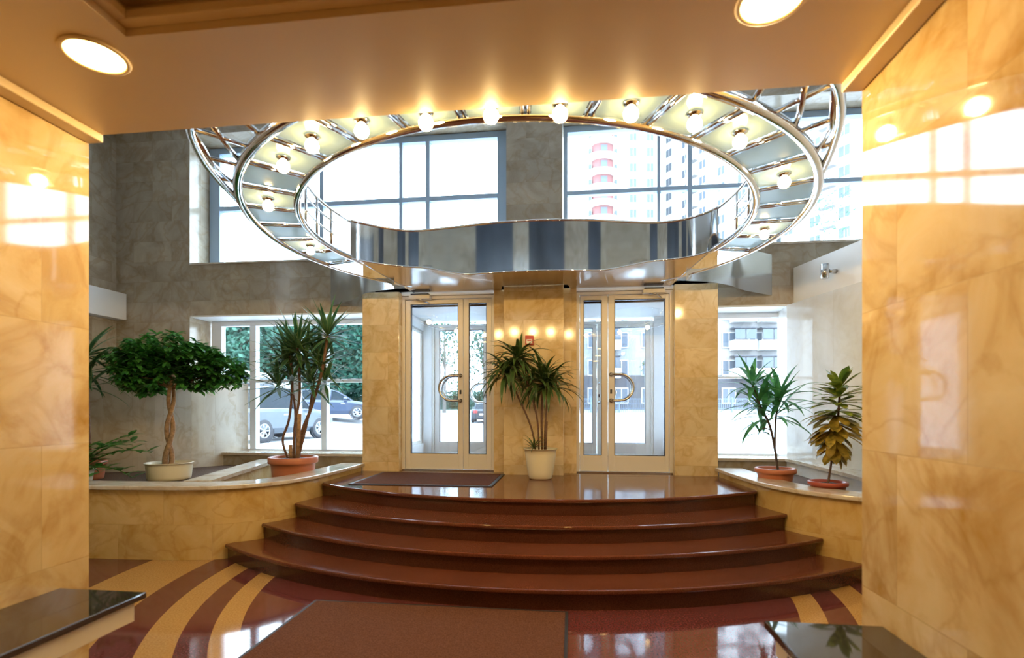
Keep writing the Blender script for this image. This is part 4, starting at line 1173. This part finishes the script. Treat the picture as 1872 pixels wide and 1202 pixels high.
def building(name, org, yaw, label, W_, D_, H_, wall, wins, base=None, g=.4):
    t = empty(name, (*org, g), label, 'building'); t.rotation_euler = (0, 0, yaw)
    MB().box(0, W_, 0, D_, 0, H_).build('wall', wall, t)
    if base: MB().box(-.05, W_ + .05, -.06, 0, 0, base).build('base_storey', 'bld_grey', t)
    for x, z, ww, hh in wins:
        fr = MB().box(x - .08, x + ww + .08, -.14, -.07, z - .08, z + hh + .08).build('window', 'bld_white', t)
        MB().box(x, x + ww * .47, -.17, -.13, z, z + hh).box(x + ww * .53, x + ww, -.17, -.13, z, z + hh).build('pane', 'bld_win', fr)
    MB().box(-.3, W_ + .3, -.35, D_ + .3, H_, H_ + .35).build('cornice', 'bld_white', t)
    return t
# low apartment house across the street
o_ = cw(7.0, 56)
wins = []
for fl in range(4):
    for k in range(9):
        wins.append((1.4 + k * 2.95, 1.6 + fl * 3.05, 1.35, 1.55))
b1 = building('apartment_house', o_, TH, 'pale low apartment house across the street behind the lower right window', 28, 10, 13.2, 'bld_beige', wins, 4.6)
for k, xx in enumerate((2.2, 11.05, 16.9, 19.9)):
    for fl in (1, 2, 3):
        z = 1.2 + fl * 3.05
        bb = MB().box(xx, xx + 2.5, -1.3, -.16, z, z + 1.05).build('bay_balcony', 'bld_white', b1)
        MB().box(xx + .1, xx + 1.2, -1.33, -1.29, z + 1.15, z + 2.2).box(xx + 1.3, xx + 2.4, -1.33, -1.29, z + 1.15, z + 2.2).build('pane', 'bld_win', bb)
        MB().box(xx, xx + 2.5, -1.3, -.16, z + 2.3, z + 2.45).build('balcony_roof', 'bld_grey', bb)
# round-balcony tower
o_ = cw(12.8, 96)
wins = [(x, 2 + 2.9 * k, 1.3, 1.6) for k in range(22) for x in (9.4, 12.6)]
b2 = building('tower_block', o_, TH, 'white tower with rounded red balconies in the upper right window', 16, 14, 66, 'bld_white', wins)
for k in range(22):
    z = 1 + 2.9 * k
    pts = [(4.3 + 3.0 * cos(a), -.05 - 2.2 * sin(a)) for a in [pi * i / 14 for i in range(15)]]
    bb = MB().prism(pts, z, z + .95).build('balcony', 'bld_white', b2)
    pts2 = [(4.3 + 2.0 * cos(a), -.05 - 1.4 * sin(a)) for a in [pi * i / 14 for i in range(15)]]
    MB().prism(pts2, z + .95, z + 2.9).build('balcony_wall', 'bld_red', bb)
    MB().box(3.7, 4.9, -1.56, -1.3, z + 1.1, z + 2.5).build('pane', 'bld_win', bb)
    mb = MB()
    for s_ in (-1, 1): mb.box(4.3 + s_ * 2.45 - .25, 4.3 + s_ * 2.45 + .25, -.6, -.12, z + .95, z + 2.2)
    mb.build('side_pane', 'bld_win', bb)
# long block seen at a slant
o_ = cw(30.5, 104)
wins = [(1.5 + 4.2 * j, 2 + 2.9 * k, 1.5, 1.5) for k in range(22) for j in range(9)]
b3 = building('apartment_block', o_, TH + radians(-62), 'long pale high-rise block seen at a slant right of the tower', 40, 14, 66, 'bld_white', wins)
mb_n = 0
for k in range(9, 22):
    for j in (1, 4, 7):
        bb = MB().box(3.2 + 4.2 * j, 5.5 + 4.2 * j, -1.2, -.1, 1 + 2.9 * k, 2.0 + 2.9 * k).build('balcony', 'bld_beige', b3)
